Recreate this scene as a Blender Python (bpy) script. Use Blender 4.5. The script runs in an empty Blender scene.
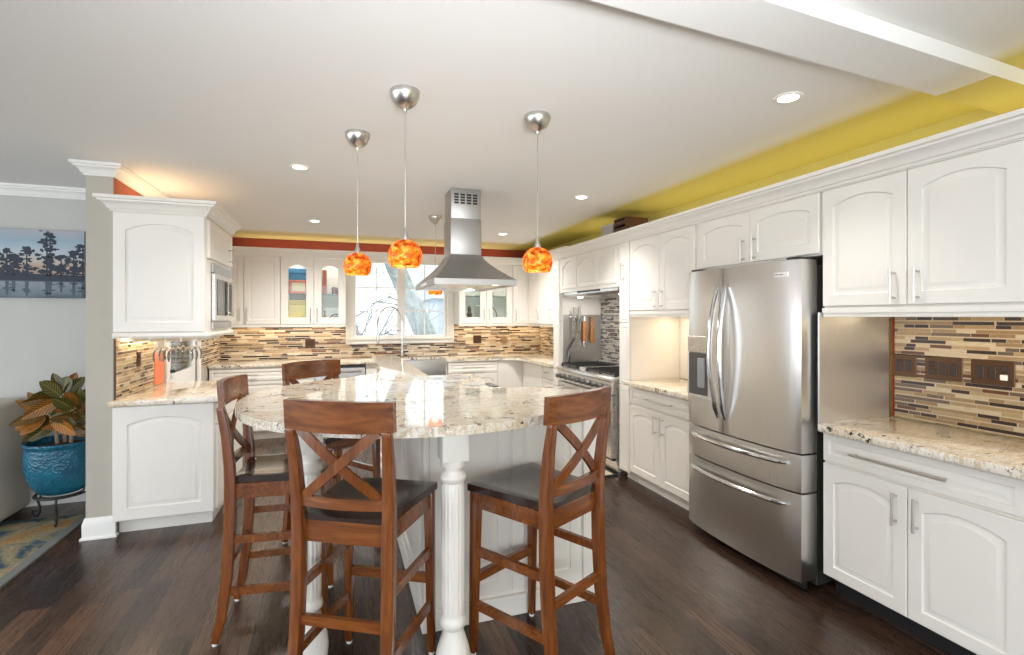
import bpy, bmesh, math, random
from mathutils import Vector, Matrix
PI = math.pi
random.seed(7)
S = bpy.context.scene
C = S.collection

# ------------------------------------------------------------------ camera
cam_d = bpy.data.cameras.new('camera')
cam = bpy.data.objects.new('camera', cam_d)
C.objects.link(cam)
cam.location = (0, 0, 1.477)
cam.rotation_euler = (PI / 2, 0, math.radians(-19.13))
cam_d.sensor_width = 36.0
cam_d.lens = 36.0 * 500.0 / 1024.0
cam_d.shift_y = -10.7 / 1024.0
cam_d.clip_start = 0.05
S.camera = cam

# ------------------------------------------------------------------ world, light, exposure
S.view_settings.view_transform = 'Standard'
S.view_settings.look = 'None'
S.view_settings.gamma = 1.0
S.view_settings.use_curve_mapping = False
S.cycles.diffuse_bounces = 8
S.cycles.max_bounces = 14
S.cycles.transparent_max_bounces = 16
S.view_settings.exposure = 0.32
W = bpy.data.worlds.new('sky')
S.world = W
W.use_nodes = True
wn = W.node_tree
wn.nodes['Background'].inputs[0].default_value = (0.86, 0.93, 1.0, 1)
wn.nodes['Background'].inputs[1].default_value = 2.1


def area_light(name, loc, rot, sx, sy, power, col=(1, 1, 1), spread=180):
    d = bpy.data.lights.new(name, 'AREA')
    d.shape = 'RECTANGLE'
    d.size = sx
    d.size_y = sy
    d.energy = power
    d.color = col
    d.spread = math.radians(spread)
    o = bpy.data.objects.new(name, d)
    C.objects.link(o)
    o.location = loc
    o.rotation_euler = rot
    return o


# daylight from the big openings behind the camera and in the room to the left
area_light('daylight_behind', (0.2, -3.2, 1.45), (-PI / 2 + PI, 0, 0), 5.0, 2.0, 52, (0.93, 0.96, 1.0))
area_light('daylight_left', (-4.6, 1.6, 1.4), (PI / 2, 0, -PI / 2), 3.6, 1.8, 34, (0.9, 0.95, 1.0))
# unseen fill light added behind the camera to brighten the ceiling
area_light('ceiling_fill', (0.1, -1.3, 1.15), (math.radians(128), 0, math.radians(-6)), 1.0, 0.5, 26, (0.95, 0.975, 1.0), 64)

# ------------------------------------------------------------------ helpers: things


def thing(name, label, cat, loc=(0, 0, 0), rz=0.0, group=None):
    o = bpy.data.objects.new(name, None)
    o.empty_display_size = 0.1
    C.objects.link(o)
    o.location = loc
    o.rotation_euler = (0, 0, rz)
    o['label'] = label
    o['category'] = cat
    if group:
        o['group'] = group
    return o


def tag(o, label, cat, group=None):
    o['label'] = label
    o['category'] = cat
    if group:
        o['group'] = group
    return o


def obj(name, bm, mat, parent=None, smooth=True, loc=None, label=None):
    me = bpy.data.meshes.new(name)
    bmesh.ops.recalc_face_normals(bm, faces=bm.faces[:])
    bm.to_mesh(me)
    bm.free()
    if smooth:
        me.polygons.foreach_set('use_smooth', [True] * len(me.polygons))
        me.set_sharp_from_angle(angle=math.radians(32))
    me.materials.append(mat)
    o = bpy.data.objects.new(name, me)
    C.objects.link(o)
    if parent is not None:
        o.parent = parent
    if loc is not None:
        o.location = loc
    if label:
        o['label'] = label
    return o


def struct(name, bm, mat, parent=None, smooth=True):
    o = obj(name, bm, mat, parent, smooth)
    if parent is None:
        o['kind'] = 'structure'
    return o


def dup(root, loc, rz, label=None):
    r = root.copy()
    C.objects.link(r)
    r.location = loc
    r.rotation_euler = (0, 0, rz)
    if label:
        r['label'] = label
    for ch in list(root.children):
        c = ch.copy()
        C.objects.link(c)
        c.parent = r
        for g in list(ch.children):
            d = g.copy()
            C.objects.link(d)
            d.parent = c
    return r


# ------------------------------------------------------------------ helpers: shapes


def NB():
    return bmesh.new()


def box(bm, x0, x1, y0, y1, z0, z1, bev=0.0, seg=1, M=None):
    vs = [bm.verts.new(v) for v in ((x0, y0, z0), (x1, y0, z0), (x1, y1, z0), (x0, y1, z0),
                                    (x0, y0, z1), (x1, y0, z1), (x1, y1, z1), (x0, y1, z1))]
    fs = [bm.faces.new([vs[i] for i in f]) for f in ((3, 2, 1, 0), (4, 5, 6, 7), (0, 1, 5, 4), (1, 2, 6, 5), (2, 3, 7, 6), (3, 0, 4, 7))]
    if bev > 0:
        es = list({e for f in fs for e in f.edges})
        r = bmesh.ops.bevel(bm, geom=es, offset=bev, segments=seg, affect='EDGES', profile=0.5)
        vs = list({v for f in r['faces'] for v in f.verts} | {v for v in vs if v.is_valid})
    if M is not None:
        bmesh.ops.transform(bm, matrix=M, verts=vs)
    return bm


def bx(*a, **k):
    return box(NB(), *a, **k)


def tube(bm, pts, r, n=8, caps=True, sy=1.0):
    pts = [Vector(p) for p in pts]
    rs = r if isinstance(r, (list, tuple)) else [r] * len(pts)
    rings = []
    prev = None
    for i, p in enumerate(pts):
        t = (pts[min(i + 1, len(pts) - 1)] - pts[max(i - 1, 0)]).normalized()
        if prev is None:
            a = Vector((0, 0, 1)) if abs(t.z) < 0.9 else Vector((0, 1, 0))
            u = t.cross(a).normalized()
        else:
            u = (prev - t * prev.dot(t)).normalized()
        prev = u
        v = t.cross(u)
        rings.append([bm.verts.new(p + (u * math.cos(2 * PI * k / n) + v * math.sin(2 * PI * k / n) * sy) * rs[i]) for k in range(n)])
    for a, b in zip(rings, rings[1:]):
        for k in range(n):
            bm.faces.new((a[k], a[(k + 1) % n], b[(k + 1) % n], b[k]))
    if caps:
        bm.faces.new(rings[0][::-1])
        bm.faces.new(rings[-1])
    return bm


def lathe(bm, prof, n=32, c=(0, 0), cap=True, f=None):
    rings = []
    for r, z in prof:
        ring = []
        for k in range(n):
            a = 2 * PI * k / n
            rr = r * (f(a, z) if f else 1)
            ring.append(bm.verts.new((c[0] + rr * math.cos(a), c[1] + rr * math.sin(a), z)))
        rings.append(ring)
    for a, b in zip(rings, rings[1:]):
        for k in range(n):
            bm.faces.new((a[k], a[(k + 1) % n], b[(k + 1) % n], b[k]))
    if cap:
        bm.faces.new(rings[0][::-1])
        bm.faces.new(rings[-1])
    return bm


def prism(bm, poly, a0, a1, plane='xy', bev=0.0):
    """extrude a 2-D polygon: plane xy -> along z, xz -> along y, yz -> along x"""
    def P(p, a):
        return {'xy': (p[0], p[1], a), 'xz': (p[0], a, p[1]), 'yz': (a, p[0], p[1])}[plane]
    b = [bm.verts.new(P(p, a0)) for p in poly]
    t = [bm.verts.new(P(p, a1)) for p in poly]
    n = len(poly)
    fb = bm.faces.new(b[::-1])
    ft = bm.faces.new(t)
    for k in range(n):
        bm.faces.new((b[k], b[(k + 1) % n], t[(k + 1) % n], t[k]))
    if bev > 0:
        es = list(fb.edges) + list(ft.edges)
        bmesh.ops.bevel(bm, geom=es, offset=bev, segments=2, affect='EDGES', profile=0.5)
    return bm


def strip(bm, pts, w, t, side):
    """a flat bar swept along pts: width w along 'side' vector(s), thickness t across"""
    pts = [Vector(p) for p in pts]
    rings = []
    for i, p in enumerate(pts):
        tg = (pts[min(i + 1, len(pts) - 1)] - pts[max(i - 1, 0)]).normalized()
        s = Vector(side[i] if isinstance(side, list) else side)
        s = (s - tg * s.dot(tg)).normalized()
        nrm = tg.cross(s)
        ww = w[i] if isinstance(w, list) else w
        tt = t[i] if isinstance(t, list) else t
        rings.append([bm.verts.new(p + s * (a * ww / 2) + nrm * (b * tt / 2)) for a, b in ((-1, -1), (1, -1), (1, 1), (-1, 1))])
    for a, b in zip(rings, rings[1:]):
        for k in range(4):
            bm.faces.new((a[k], a[(k + 1) % 4], b[(k + 1) % 4], b[k]))
    bm.faces.new(rings[0][::-1])
    bm.faces.new(rings[-1])
    return bm


def moulding(bm, path, prof, closed=False):
    """sweep profile [(out, z)] along an xy path; 'out' is to the RIGHT of travel; corners mitred"""
    P = [Vector((p[0], p[1])) for p in path]
    n = len(P)
    rings = []
    for i in range(n):
        if closed or 0 < i < n - 1:
            d0 = (P[i] - P[i - 1]).normalized()
            d1 = (P[(i + 1) % n] - P[i]).normalized()
        elif i == 0:
            d0 = d1 = (P[1] - P[0]).normalized()
        else:
            d0 = d1 = (P[i] - P[i - 1]).normalized()
        n0 = Vector((d0.y, -d0.x))
        n1 = Vector((d1.y, -d1.x))
        m = (n0 + n1).normalized()
        m = m / max(0.2, m.dot(n0))
        rings.append([bm.verts.new((P[i].x + m.x * o, P[i].y + m.y * o, z)) for o, z in prof])
    k = len(prof)
    pairs = list(zip(rings, rings[1:])) + ([(rings[-1], rings[0])] if closed else [])
    for a, b in pairs:
        for j in range(k):
            bm.faces.new((a[j], a[(j + 1) % k], b[(j + 1) % k], b[j]))
    if not closed:
        bm.faces.new(rings[0][::-1])
        bm.faces.new(rings[-1])
    return bm


CROWN = [(0, 0), (0.010, 0.0), (0.014, 0.012), (0.022, 0.016), (0.030, 0.034), (0.046, 0.050), (0.060, 0.056), (0.062, 0.066), (0.075, 0.070), (0.075, 0.09), (0, 0.09)]


def crown_prof(z0, h, out):
    return [(o / 0.075 * out, z0 + z / 0.09 * h) for o, z in CROWN]


# ------------------------------------------------------------------ materials


class NT:
    def __init__(s, name):
        s.m = bpy.data.materials.new(name)
        s.m.use_nodes = True
        s.t = s.m.node_tree
        s.b = s.t.nodes['Principled BSDF']
        s.out = s.t.nodes['Material Output']

    def n(s, typ, **kw):
        o = s.t.nodes.new(typ)
        for k, v in kw.items():
            setattr(o, k, v)
        return o

    def l(s, a, b):
        s.t.links.new(a, b)

    def put(s, sock, v):
        if hasattr(v, 'is_output'):
            s.l(v, sock)
        else:
            sock.default_value = v

    def math(s, op, a, b=0.0, c=0.0):
        o = s.n('ShaderNodeMath', operation=op)
        s.put(o.inputs[0], a)
        s.put(o.inputs[1], b)
        s.put(o.inputs[2], c)
        return o.outputs[0]

    def coords(s, kind='Object', scale=(1, 1, 1), rot=(0, 0, 0)):
        tc = s.n('ShaderNodeTexCoord')
        mp = s.n('ShaderNodeMapping')
        mp.inputs['Scale'].default_value = scale
        mp.inputs['Rotation'].default_value = rot
        s.l(tc.outputs[kind], mp.inputs[0])
        return mp.outputs[0]

    def noise(s, vec, scale, detail=3, rough=0.5, dist=0.0):
        o = s.n('ShaderNodeTexNoise')
        s.l(vec, o.inputs['Vector'])
        o.inputs['Scale'].default_value = scale
        o.inputs['Detail'].default_value = detail
        o.inputs['Roughness'].default_value = rough
        o.inputs['Distortion'].default_value = dist
        return o.outputs[0]

    def ramp(s, fac, stops, interp='LINEAR'):
        o = s.n('ShaderNodeValToRGB')
        cr = o.color_ramp
        cr.interpolation = interp
        while len(cr.elements) < len(stops):
            cr.elements.new(0.5)
        for e, (p, c) in zip(cr.elements, stops):
            e.position = p
            e.color = (c[0], c[1], c[2], 1)
        s.l(fac, o.inputs[0])
        return o.outputs[0]

    def mix(s, fac, a, b, mode='MIX'):
        o = s.n('ShaderNodeMix', data_type='RGBA', blend_type=mode)
        s.put(o.inputs[0], fac)
        for i, v in ((6, a), (7, b)):
            s.put(o.inputs[i], v if hasattr(v, 'is_output') else (v[0], v[1], v[2], 1))
        return o.outputs[2]

    def bump(s, h, strength=0.2, dist=0.01):
        o = s.n('ShaderNodeBump')
        o.inputs['Strength'].default_value = strength
        o.inputs['Distance'].default_value = dist
        s.l(h, o.inputs['Height'])
        s.l(o.outputs[0], s.b.inputs['Normal'])

    def set(s, **kw):
        for k, v in kw.items():
            i = s.b.inputs[k.replace('_', ' ')]
            if hasattr(v, 'is_output'):
                s.l(v, i)
            elif isinstance(v, (tuple, list)):
                i.default_value = (v[0], v[1], v[2], 1)
            else:
                i.default_value = v
        return s


def plain(name, col, rough=0.5, metal=0.0, vary=0.04, scale=6, **kw):
    t = NT(name)
    v = t.coords()
    f = t.noise(v, scale, 3)
    a = tuple(max(0, c * (1 - vary)) for c in col)
    b = tuple(min(1, c * (1 + vary)) for c in col)
    t.set(Base_Color=t.ramp(f, [(0.3, a), (0.7, b)]), Roughness=rough, Metallic=metal, **kw)
    return t.m


M = {}
M['cabinet'] = plain('white_cabinet_paint', (0.845, 0.812, 0.752), 0.32, vary=0.012, scale=3)
M['trim'] = plain('white_trim_paint', (0.84, 0.825, 0.79), 0.4, vary=0.01)
M['gap'] = plain('toe_kick_shadow_board', (0.30, 0.28, 0.26), 0.6)
M['beam'] = plain('matt_white_beam_paint', (0.80, 0.795, 0.78), 0.75, vary=0.01)
M['inside'] = plain('cabinet_inside', (0.76, 0.76, 0.74), 0.5, vary=0.02)
M['ceiling'] = None
M['wall_grey'] = plain('greige_wall_paint', (0.46, 0.425, 0.365), 0.6, vary=0.02)
M['wall_left_room'] = plain('light_grey_wall_paint', (0.50, 0.49, 0.46), 0.6, vary=0.02)
M['orange'] = plain('burnt_orange_wall_paint', (0.42, 0.095, 0.028), 0.55, vary=0.03)
M['red'] = plain('brick_red_wall_paint', (0.24, 0.032, 0.009), 0.55, vary=0.03)
M['mustard'] = plain('mustard_wall_paint', (0.57, 0.50, 0.14), 0.6, vary=0.03)
M['coral'] = plain('coral_wall_paint', (0.80, 0.22, 0.10), 0.55)
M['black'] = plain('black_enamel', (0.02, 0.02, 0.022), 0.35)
M['iron'] = plain('wrought_iron', (0.015, 0.015, 0.017), 0.45)
M['rubber'] = plain('dark_rubber', (0.02, 0.02, 0.02), 0.7)
M['nickel'] = plain('brushed_nickel', (0.60, 0.58, 0.54), 0.28, 1.0, vary=0.03)
M['chrome'] = plain('polished_chrome', (0.72, 0.73, 0.74), 0.12, 1.0, vary=0.02)
M['grey_plastic'] = plain('grey_plastic', (0.35, 0.35, 0.35), 0.4)
M['white_plastic'] = plain('white_plastic', (0.85, 0.84, 0.8), 0.4)


def steel(name, col, rough, axis):
    t = NT(name)
    sc = {'x': (2, 90, 90), 'y': (90, 2, 90), 'z': (90, 90, 2)}[axis]
    v = t.coords(scale=sc)
    f = t.noise(v, 3.0, 3, 0.6)
    t.set(Base_Color=t.ramp(f, [(0.3, tuple(c * 0.95 for c in col)), (0.7, col)]), Metallic=1.0,
          Roughness=t.math('ADD', t.math('MULTIPLY', f, 0.12), rough - 0.06))
    return t.m


M['steel'] = steel('brushed_stainless_steel', (0.72, 0.705, 0.68), 0.27, 'y')
M['steel_v'] = steel('vertically_brushed_steel', (0.74, 0.725, 0.70), 0.30, 'z')
M['steel_ch'] = steel('satin_chimney_steel', (0.50, 0.49, 0.475), 0.42, 'z')
M['steel_sheet'] = steel('satin_sheet_steel', (0.80, 0.80, 0.79), 0.42, 'z')
M['steel_hood'] = steel('hood_stainless_steel', (0.50, 0.49, 0.475), 0.36, 'x')


def granite():
    t = NT('cream_granite')
    v = t.coords()
    big = t.noise(v, 1.6, 5, 0.6, 1.2)
    base = t.ramp(big, [(0.28, (0.60, 0.46, 0.29)), (0.40, (0.75, 0.65, 0.49)), (0.52, (0.81, 0.75, 0.65)), (0.70, (0.85, 0.81, 0.75))])
    vein = t.noise(t.coords(scale=(1, 2.2, 1)), 3.1, 6, 0.7, 2.4)
    c1 = t.mix(t.ramp(vein, [(0.49, (0, 0, 0)), (0.53, (0.7, 0.7, 0.7)), (0.57, (0, 0, 0))]), base, (0.50, 0.33, 0.16))
    sp = t.noise(v, 55, 3, 0.65)
    cl = t.noise(v, 7, 4, 0.6, 0.6)
    dark = t.math('MULTIPLY', t.math('GREATER_THAN', sp, 0.53), t.math('GREATER_THAN', cl, 0.585))
    c2 = t.mix(dark, c1, (0.045, 0.035, 0.03))
    sp2 = t.noise(v, 90, 2, 0.5)
    c3 = t.mix(t.math('MULTIPLY', t.math('GREATER_THAN', sp2, 0.62), 0.55), c2, (0.34, 0.31, 0.28))
    sp3 = t.noise(v, 38, 2, 0.5)
    c4 = t.mix(t.math('MULTIPLY', t.math('GREATER_THAN', sp3, 0.63), 0.6), c3, (0.88, 0.85, 0.80))
    t.set(Base_Color=c4, Roughness=0.05, Specular_IOR_Level=0.75)
    return t.m


M['granite'] = granite()


def tiles(name, axis, rowp, lens, cols, grout, rough=0.25):
    """linear mosaic: rows of uneven height, every strip with its own length and colour"""
    t = NT(name)
    tc = t.n('ShaderNodeTexCoord')
    sx = t.n('ShaderNodeSeparateXYZ')
    t.l(tc.outputs['Object'], sx.inputs[0])
    u = sx.outputs['X' if axis == 'x' else 'Y']
    z = sx.outputs['Z']
    v = t.math('DIVIDE', z, rowp)
    v = t.math('ADD', v, t.math('MULTIPLY', t.math('SINE', t.math('MULTIPLY', v, PI)), 0.22))
    row = t.math('FLOOR', v)
    fv = t.math('FRACT', v)
    wn1 = t.n('ShaderNodeTexWhiteNoise', noise_dimensions='1D')
    t.l(row, wn1.inputs['W'])
    ln = t.math('ADD', t.math('MULTIPLY', wn1.outputs['Value'], lens[1] - lens[0]), lens[0])
    uu = t.math('ADD', t.math('DIVIDE', u, ln), t.math('MULTIPLY', wn1.outputs['Value'], 37.0))
    uu = t.math('ADD', uu, t.math('MULTIPLY', t.math('SINE', t.math('MULTIPLY', uu, 2.4)), 0.28))
    col = t.math('FLOOR', uu)
    fu = t.math('FRACT', uu)
    cmb = t.n('ShaderNodeCombineXYZ')
    t.l(col, cmb.inputs[0])
    t.l(row, cmb.inputs[1])
    w2 = t.n('ShaderNodeTexWhiteNoise', noise_dimensions='2D')
    t.l(cmb.outputs[0], w2.inputs['Vector'])
    k = len(cols)
    tile = t.ramp(w2.outputs['Value'], [(i / k, c) for i, c in enumerate(cols)], 'CONSTANT')
    mot = t.noise(t.coords(scale=(1, 1, 2.5)), 45, 4, 0.7)
    tile = t.mix(0.35, tile, t.ramp(mot, [(0.3, (0.25, 0.22, 0.2)), (0.7, (1, 1, 1))]), 'MULTIPLY')
    g = t.math('MAXIMUM', t.math('LESS_THAN', t.math('PINGPONG', fv, 0.5), 0.055),
               t.math('LESS_THAN', t.math('MULTIPLY', t.math('PINGPONG', fu, 0.5), ln), 0.0016))
    t.set(Base_Color=t.mix(g, tile, grout), Roughness=t.math('ADD', t.math('MULTIPLY', g, 0.5), rough))
    t.bump(t.math('SUBTRACT', 1.0, g), 0.4, 0.002)
    return t.m


TAN, CRM, DRK, GRB, MED, SND, IVO = (0.50, 0.36, 0.19), (0.66, 0.52, 0.34), (0.035, 0.020, 0.014), (0.20, 0.15, 0.11), (0.20, 0.085, 0.04), (0.42, 0.30, 0.17), (0.75, 0.66, 0.52)
M['tile_r'] = tiles('linear_mosaic_tile', 'y', 0.0205, (0.07, 0.20), [(0.30, 0.19, 0.085), DRK, (0.40, 0.28, 0.14), (0.30, 0.20, 0.10), DRK, (0.42, 0.31, 0.17), (0.13, 0.09, 0.06), (0.36, 0.25, 0.13), (0.12, 0.045, 0.02), (0.56, 0.46, 0.31), (0.30, 0.20, 0.10), DRK], (0.46, 0.36, 0.24))
M['tile_b'] = tiles('linear_mosaic_tile_across', 'x', 0.0255, (0.09, 0.22), [(0.56, 0.45, 0.31), TAN, DRK, (0.62, 0.53, 0.41), GRB, (0.52, 0.40, 0.26), (0.16, 0.11, 0.08), IVO, MED, SND, DRK, (0.56, 0.45, 0.31)], (0.62, 0.54, 0.42))
M['tile_l'] = tiles('linear_mosaic_tile_side', 'y', 0.0225, (0.07, 0.2), [(0.56, 0.45, 0.31), TAN, DRK, CRM, GRB, IVO, (0.18, 0.12, 0.09), TAN, MED, SND, CRM], (0.66, 0.58, 0.45))
M['tile_n'] = tiles('grey_mosaic_tile', 'y', 0.022, (0.05, 0.12), [(0.25, 0.22, 0.2), (0.06, 0.05, 0.05), (0.4, 0.36, 0.3), (0.5, 0.46, 0.4), (0.12, 0.1, 0.09)], (0.5, 0.47, 0.42))


def floor_mat():
    t = NT('dark_hardwood_planks')
    tc = t.n('ShaderNodeTexCoord')
    sx = t.n('ShaderNodeSeparateXYZ')
    t.l(tc.outputs['Object'], sx.inputs[0])
    x, y = sx.outputs['X'], sx.outputs['Y']
    pw = 0.125
    xv = t.math('DIVIDE', x, pw)
    row = t.math('FLOOR', xv)
    fx = t.math('FRACT', xv)
    w1 = t.n('ShaderNodeTexWhiteNoise', noise_dimensions='1D')
    t.l(row, w1.inputs['W'])
    yv = t.math('ADD', t.math('DIVIDE', y, 1.15), t.math('MULTIPLY', w1.outputs['Value'], 9.0))
    col = t.math('FLOOR', yv)
    fy = t.math('FRACT', yv)
    cmb = t.n('ShaderNodeCombineXYZ')
    t.l(col, cmb.inputs[0])
    t.l(row, cmb.inputs[1])
    w2 = t.n('ShaderNodeTexWhiteNoise', noise_dimensions='2D')
    t.l(cmb.outputs[0], w2.inputs['Vector'])
    base = t.ramp(w2.outputs['Value'], [(0.0, (0.030, 0.016, 0.010)), (0.5, (0.050, 0.026, 0.016)), (0.88, (0.075, 0.040, 0.024)), (1.0, (0.13, 0.066, 0.034))])
    gr = t.noise(t.coords(scale=(30, 1.3, 1)), 2.5, 6, 0.65, 0.5)
    c = t.mix(0.75, base, t.ramp(gr, [(0.3, (0.35, 0.33, 0.32)), (0.7, (1.35, 1.3, 1.3))]), 'MULTIPLY')
    g = t.math('MAXIMUM', t.math('LESS_THAN', t.math('PINGPONG', fx, 0.5), 0.011), t.math('LESS_THAN', t.math('PINGPONG', fy, 0.5), 0.0012))
    t.set(Base_Color=t.mix(g, c, (0.008, 0.005, 0.004)), Roughness=t.math('ADD', t.math('MULTIPLY', gr, 0.16), 0.20), Specular_IOR_Level=0.5)
    t.bump(t.math('SUBTRACT', t.math('MULTIPLY', gr, 0.25), g), 0.25, 0.003)
    return t.m


M['floor'] = floor_mat()


def wood(name, dark, mid, light, rough=0.22, sc=(14, 14, 1.6), coat=0.4):
    t = NT(name)
    f = t.noise(t.coords(scale=sc), 2.2, 5, 0.6, 1.0)
    t.set(Base_Color=t.ramp(f, [(0.25, dark), (0.5, mid), (0.78, light)]), Roughness=rough, Coat_Weight=coat, Coat_Roughness=0.12)
    return t.m


M['cherry'] = wood('cherry_stained_wood', (0.085, 0.022, 0.005), (0.185, 0.052, 0.010), (0.30, 0.097, 0.020))
M['cherry_h'] = wood('cherry_stained_wood_across', (0.088, 0.023, 0.005), (0.19, 0.054, 0.010), (0.31, 0.10, 0.021), sc=(1.6, 14, 14))
M['seat'] = wood('espresso_seat_wood', (0.018, 0.008, 0.006), (0.032, 0.014, 0.010), (0.055, 0.024, 0.015), 0.18, (14, 1.6, 14), 0.5)
M['crate'] = wood('dark_brown_crate_wood', (0.05, 0.018, 0.01), (0.09, 0.035, 0.018), (0.13, 0.05, 0.025), 0.5, (2, 14, 14), 0)


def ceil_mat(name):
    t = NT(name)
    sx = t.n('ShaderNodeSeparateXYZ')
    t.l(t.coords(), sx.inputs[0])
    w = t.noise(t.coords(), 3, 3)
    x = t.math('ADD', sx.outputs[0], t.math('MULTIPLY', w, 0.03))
    band = t.ramp(t.math('DIVIDE', t.math('SUBTRACT', x, 2.415), 0.12), [(0.0, (0, 0, 0)), (1.0, (1, 1, 1))])  # warm bounce light over the right cabinets, painted into the ceiling colour
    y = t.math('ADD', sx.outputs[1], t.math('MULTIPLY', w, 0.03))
    b2 = t.ramp(t.math('DIVIDE', t.math('SUBTRACT', y, 6.50), 0.2), [(0.0, (0, 0, 0)), (1.0, (1, 1, 1))])  # the same soft glow painted above the back cabinets
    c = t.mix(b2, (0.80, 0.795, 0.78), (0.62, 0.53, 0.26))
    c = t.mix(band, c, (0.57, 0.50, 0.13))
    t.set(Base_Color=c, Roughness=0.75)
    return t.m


M['ceiling'] = ceil_mat('matt_white_ceiling_with_painted_glow')


def glass(name, col=(1, 1, 1), tr=0.85, rough=0.02):
    t = NT(name)
    tn = t.n('ShaderNodeBsdfTransparent')
    tn.inputs[0].default_value = (*col, 1)
    gl = t.n('ShaderNodeBsdfGlossy')
    gl.inputs['Roughness'].default_value = rough
    fr = t.n('ShaderNodeFresnel')
    fr.inputs[0].default_value = 1.45
    mx = t.n('ShaderNodeMixShader')
    t.l(t.math('ADD', t.math('MULTIPLY', fr.outputs[0], 0.9), 0.0), mx.inputs[0])
    t.l(tn.outputs[0], mx.inputs[1])
    t.l(gl.outputs[0], mx.inputs[2])
    t.l(mx.outputs[0], t.out.inputs[0])
    return t.m


M['glass'] = glass('clear_glass', (0.96, 0.98, 0.97))
M['shelf_glass'] = glass('greenish_shelf_glass', (0.80, 0.90, 0.86))
M['knob'] = plain('dark_satin_knob', (0.18, 0.175, 0.17), 0.3, 0.8)
M['dark_glass'] = plain('black_oven_glass', (0.012, 0.012, 0.014), 0.06)


def emit(name, col, s):
    t = NT(name)
    e = t.n('ShaderNodeEmission')
    e.inputs[0].default_value = (*col, 1)
    e.inputs[1].default_value = s
    t.l(e.outputs[0], t.out.inputs[0])
    return t.m


M['lens'] = emit('downlight_lens', (1.0, 0.93, 0.82), 14)
M['bulb'] = emit('pendant_bulb', (1.0, 0.90, 0.70), 12)
M['led'] = emit('warm_led_strip', (1.0, 0.80, 0.50), 4)


def amber():
    t = NT('amber_art_glass')
    v = t.coords()
    f = t.noise(v, 30, 4, 0.6, 1.3)
    c = t.ramp(f, [(0.26, (0.06, 0.016, 0.004)), (0.36, (0.30, 0.07, 0.007)), (0.46, (0.62, 0.21, 0.020)), (0.58, (0.86, 0.42, 0.075)), (0.72, (0.98, 0.74, 0.32))])
    tr = t.n('ShaderNodeBsdfTranslucent')
    t.l(c, tr.inputs[0])
    t.set(Base_Color=c, Roughness=0.12)
    mx = t.n('ShaderNodeMixShader')
    mx.inputs[0].default_value = 0.62
    t.l(t.b.outputs[0], mx.inputs[1])
    t.l(tr.outputs[0], mx.inputs[2])
    t.l(mx.outputs[0], t.out.inputs[0])
    return t.m


M['amber'] = amber()

# ------------------------------------------------------------------ the room
HC = 2.50
YB, XR, XL = 7.25, 2.98, -1.432
struct('floor', bx(-6.2, 3.2, -4.0, 7.4, -0.1, 0.0), M['floor'], smooth=False)
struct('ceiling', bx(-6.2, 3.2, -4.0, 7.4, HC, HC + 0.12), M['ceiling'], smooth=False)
struct('wall_right', bx(XR, XR + 0.15, -4.0, 7.4, 0, HC), M['mustard'], smooth=False)
# back wall with the window opening
WX0, WX1, WZ0, WZ1 = 0.195, 1.50, 1.17, 2.27
bm = NB()
box(bm, -1.6, WX0, YB, YB + 0.15, 0, HC)
box(bm, WX1, XR + 0.15, YB, YB + 0.15, 0, HC)
box(bm, WX0, WX1, YB, YB + 0.15, 0, WZ0)
box(bm, WX0, WX1, YB, YB + 0.15, WZ1, HC)
struct('wall_back', bm, M['red'], smooth=False)
# wall between kitchen and side room: greige front and end, painted orange on the kitchen side
bm = NB()
box(bm, -1.585, XL - 0.0005, 4.06, 5.16, 0, HC)
box(bm, -1.585, XL - 0.0005, 6.18, 7.4, 0, HC)
box(bm, -1.585, XL - 0.0005, 5.16, 6.18, 2.08, HC)
struct('wall_left', bm, M['wall_grey'], smooth=False)
bm = NB()
box(bm, XL - 0.0004, XL, 4.061, YB, 2.19, HC - 0.001)
struct('wall_orange', bm, M['orange'], smooth=False)
struct('wall_side_room', bx(-6.2, -1.585, 4.93, 5.08, 0, HC), M['wall_left_room'], smooth=False)

# dropped beam across the ceiling
bm = NB()
box(bm, -1.5, 3.1, -0.10, 0.10, 2.436, HC - 0.001, M=Matrix.Translation((0, 1.215, 0)) @ Matrix.Rotation(math.radians(3.1), 4, 'Z'))
struct('trim_1', bm, M['beam'], smooth=False)
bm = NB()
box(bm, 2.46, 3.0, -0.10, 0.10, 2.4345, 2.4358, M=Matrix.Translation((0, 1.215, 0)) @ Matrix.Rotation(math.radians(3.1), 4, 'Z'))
struct('beam_glow_strip', bm, M['mustard'], smooth=False)  # carries the painted ceiling glow across the underside of the beam
# crown mouldings: side room and wall end, round the corner into the kitchen
bm = NB()
moulding(bm, [(-6.1, 4.93), (-1.585, 4.93), (-1.585, 4.06), (XL, 4.06), (XL, YB)], crown_prof(HC - 0.083, 0.082, 0.066))
struct('trim_2', bm, M['trim'])
# baseboards
BASEP = [(0, 0), (0.026, 0), (0.026, 0.012), (0.016, 0.02), (0.016, 0.105), (0.010, 0.122), (0.006, 0.14), (0, 0.14)]
bm = NB()
moulding(bm, [(-6.1, 4.93), (-1.585, 4.93), (-1.585, 4.06), (XL, 4.06), (XL, 4.075)], BASEP)
struct('baseboard_left', bm, M['trim'])
# thin red-painted reveal where the steel panel meets the tiles
struct('trim_3', bx(2.962, 2.979, 1.965, 1.972, 0.9145, 1.475), M['red'], smooth=False)

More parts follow.
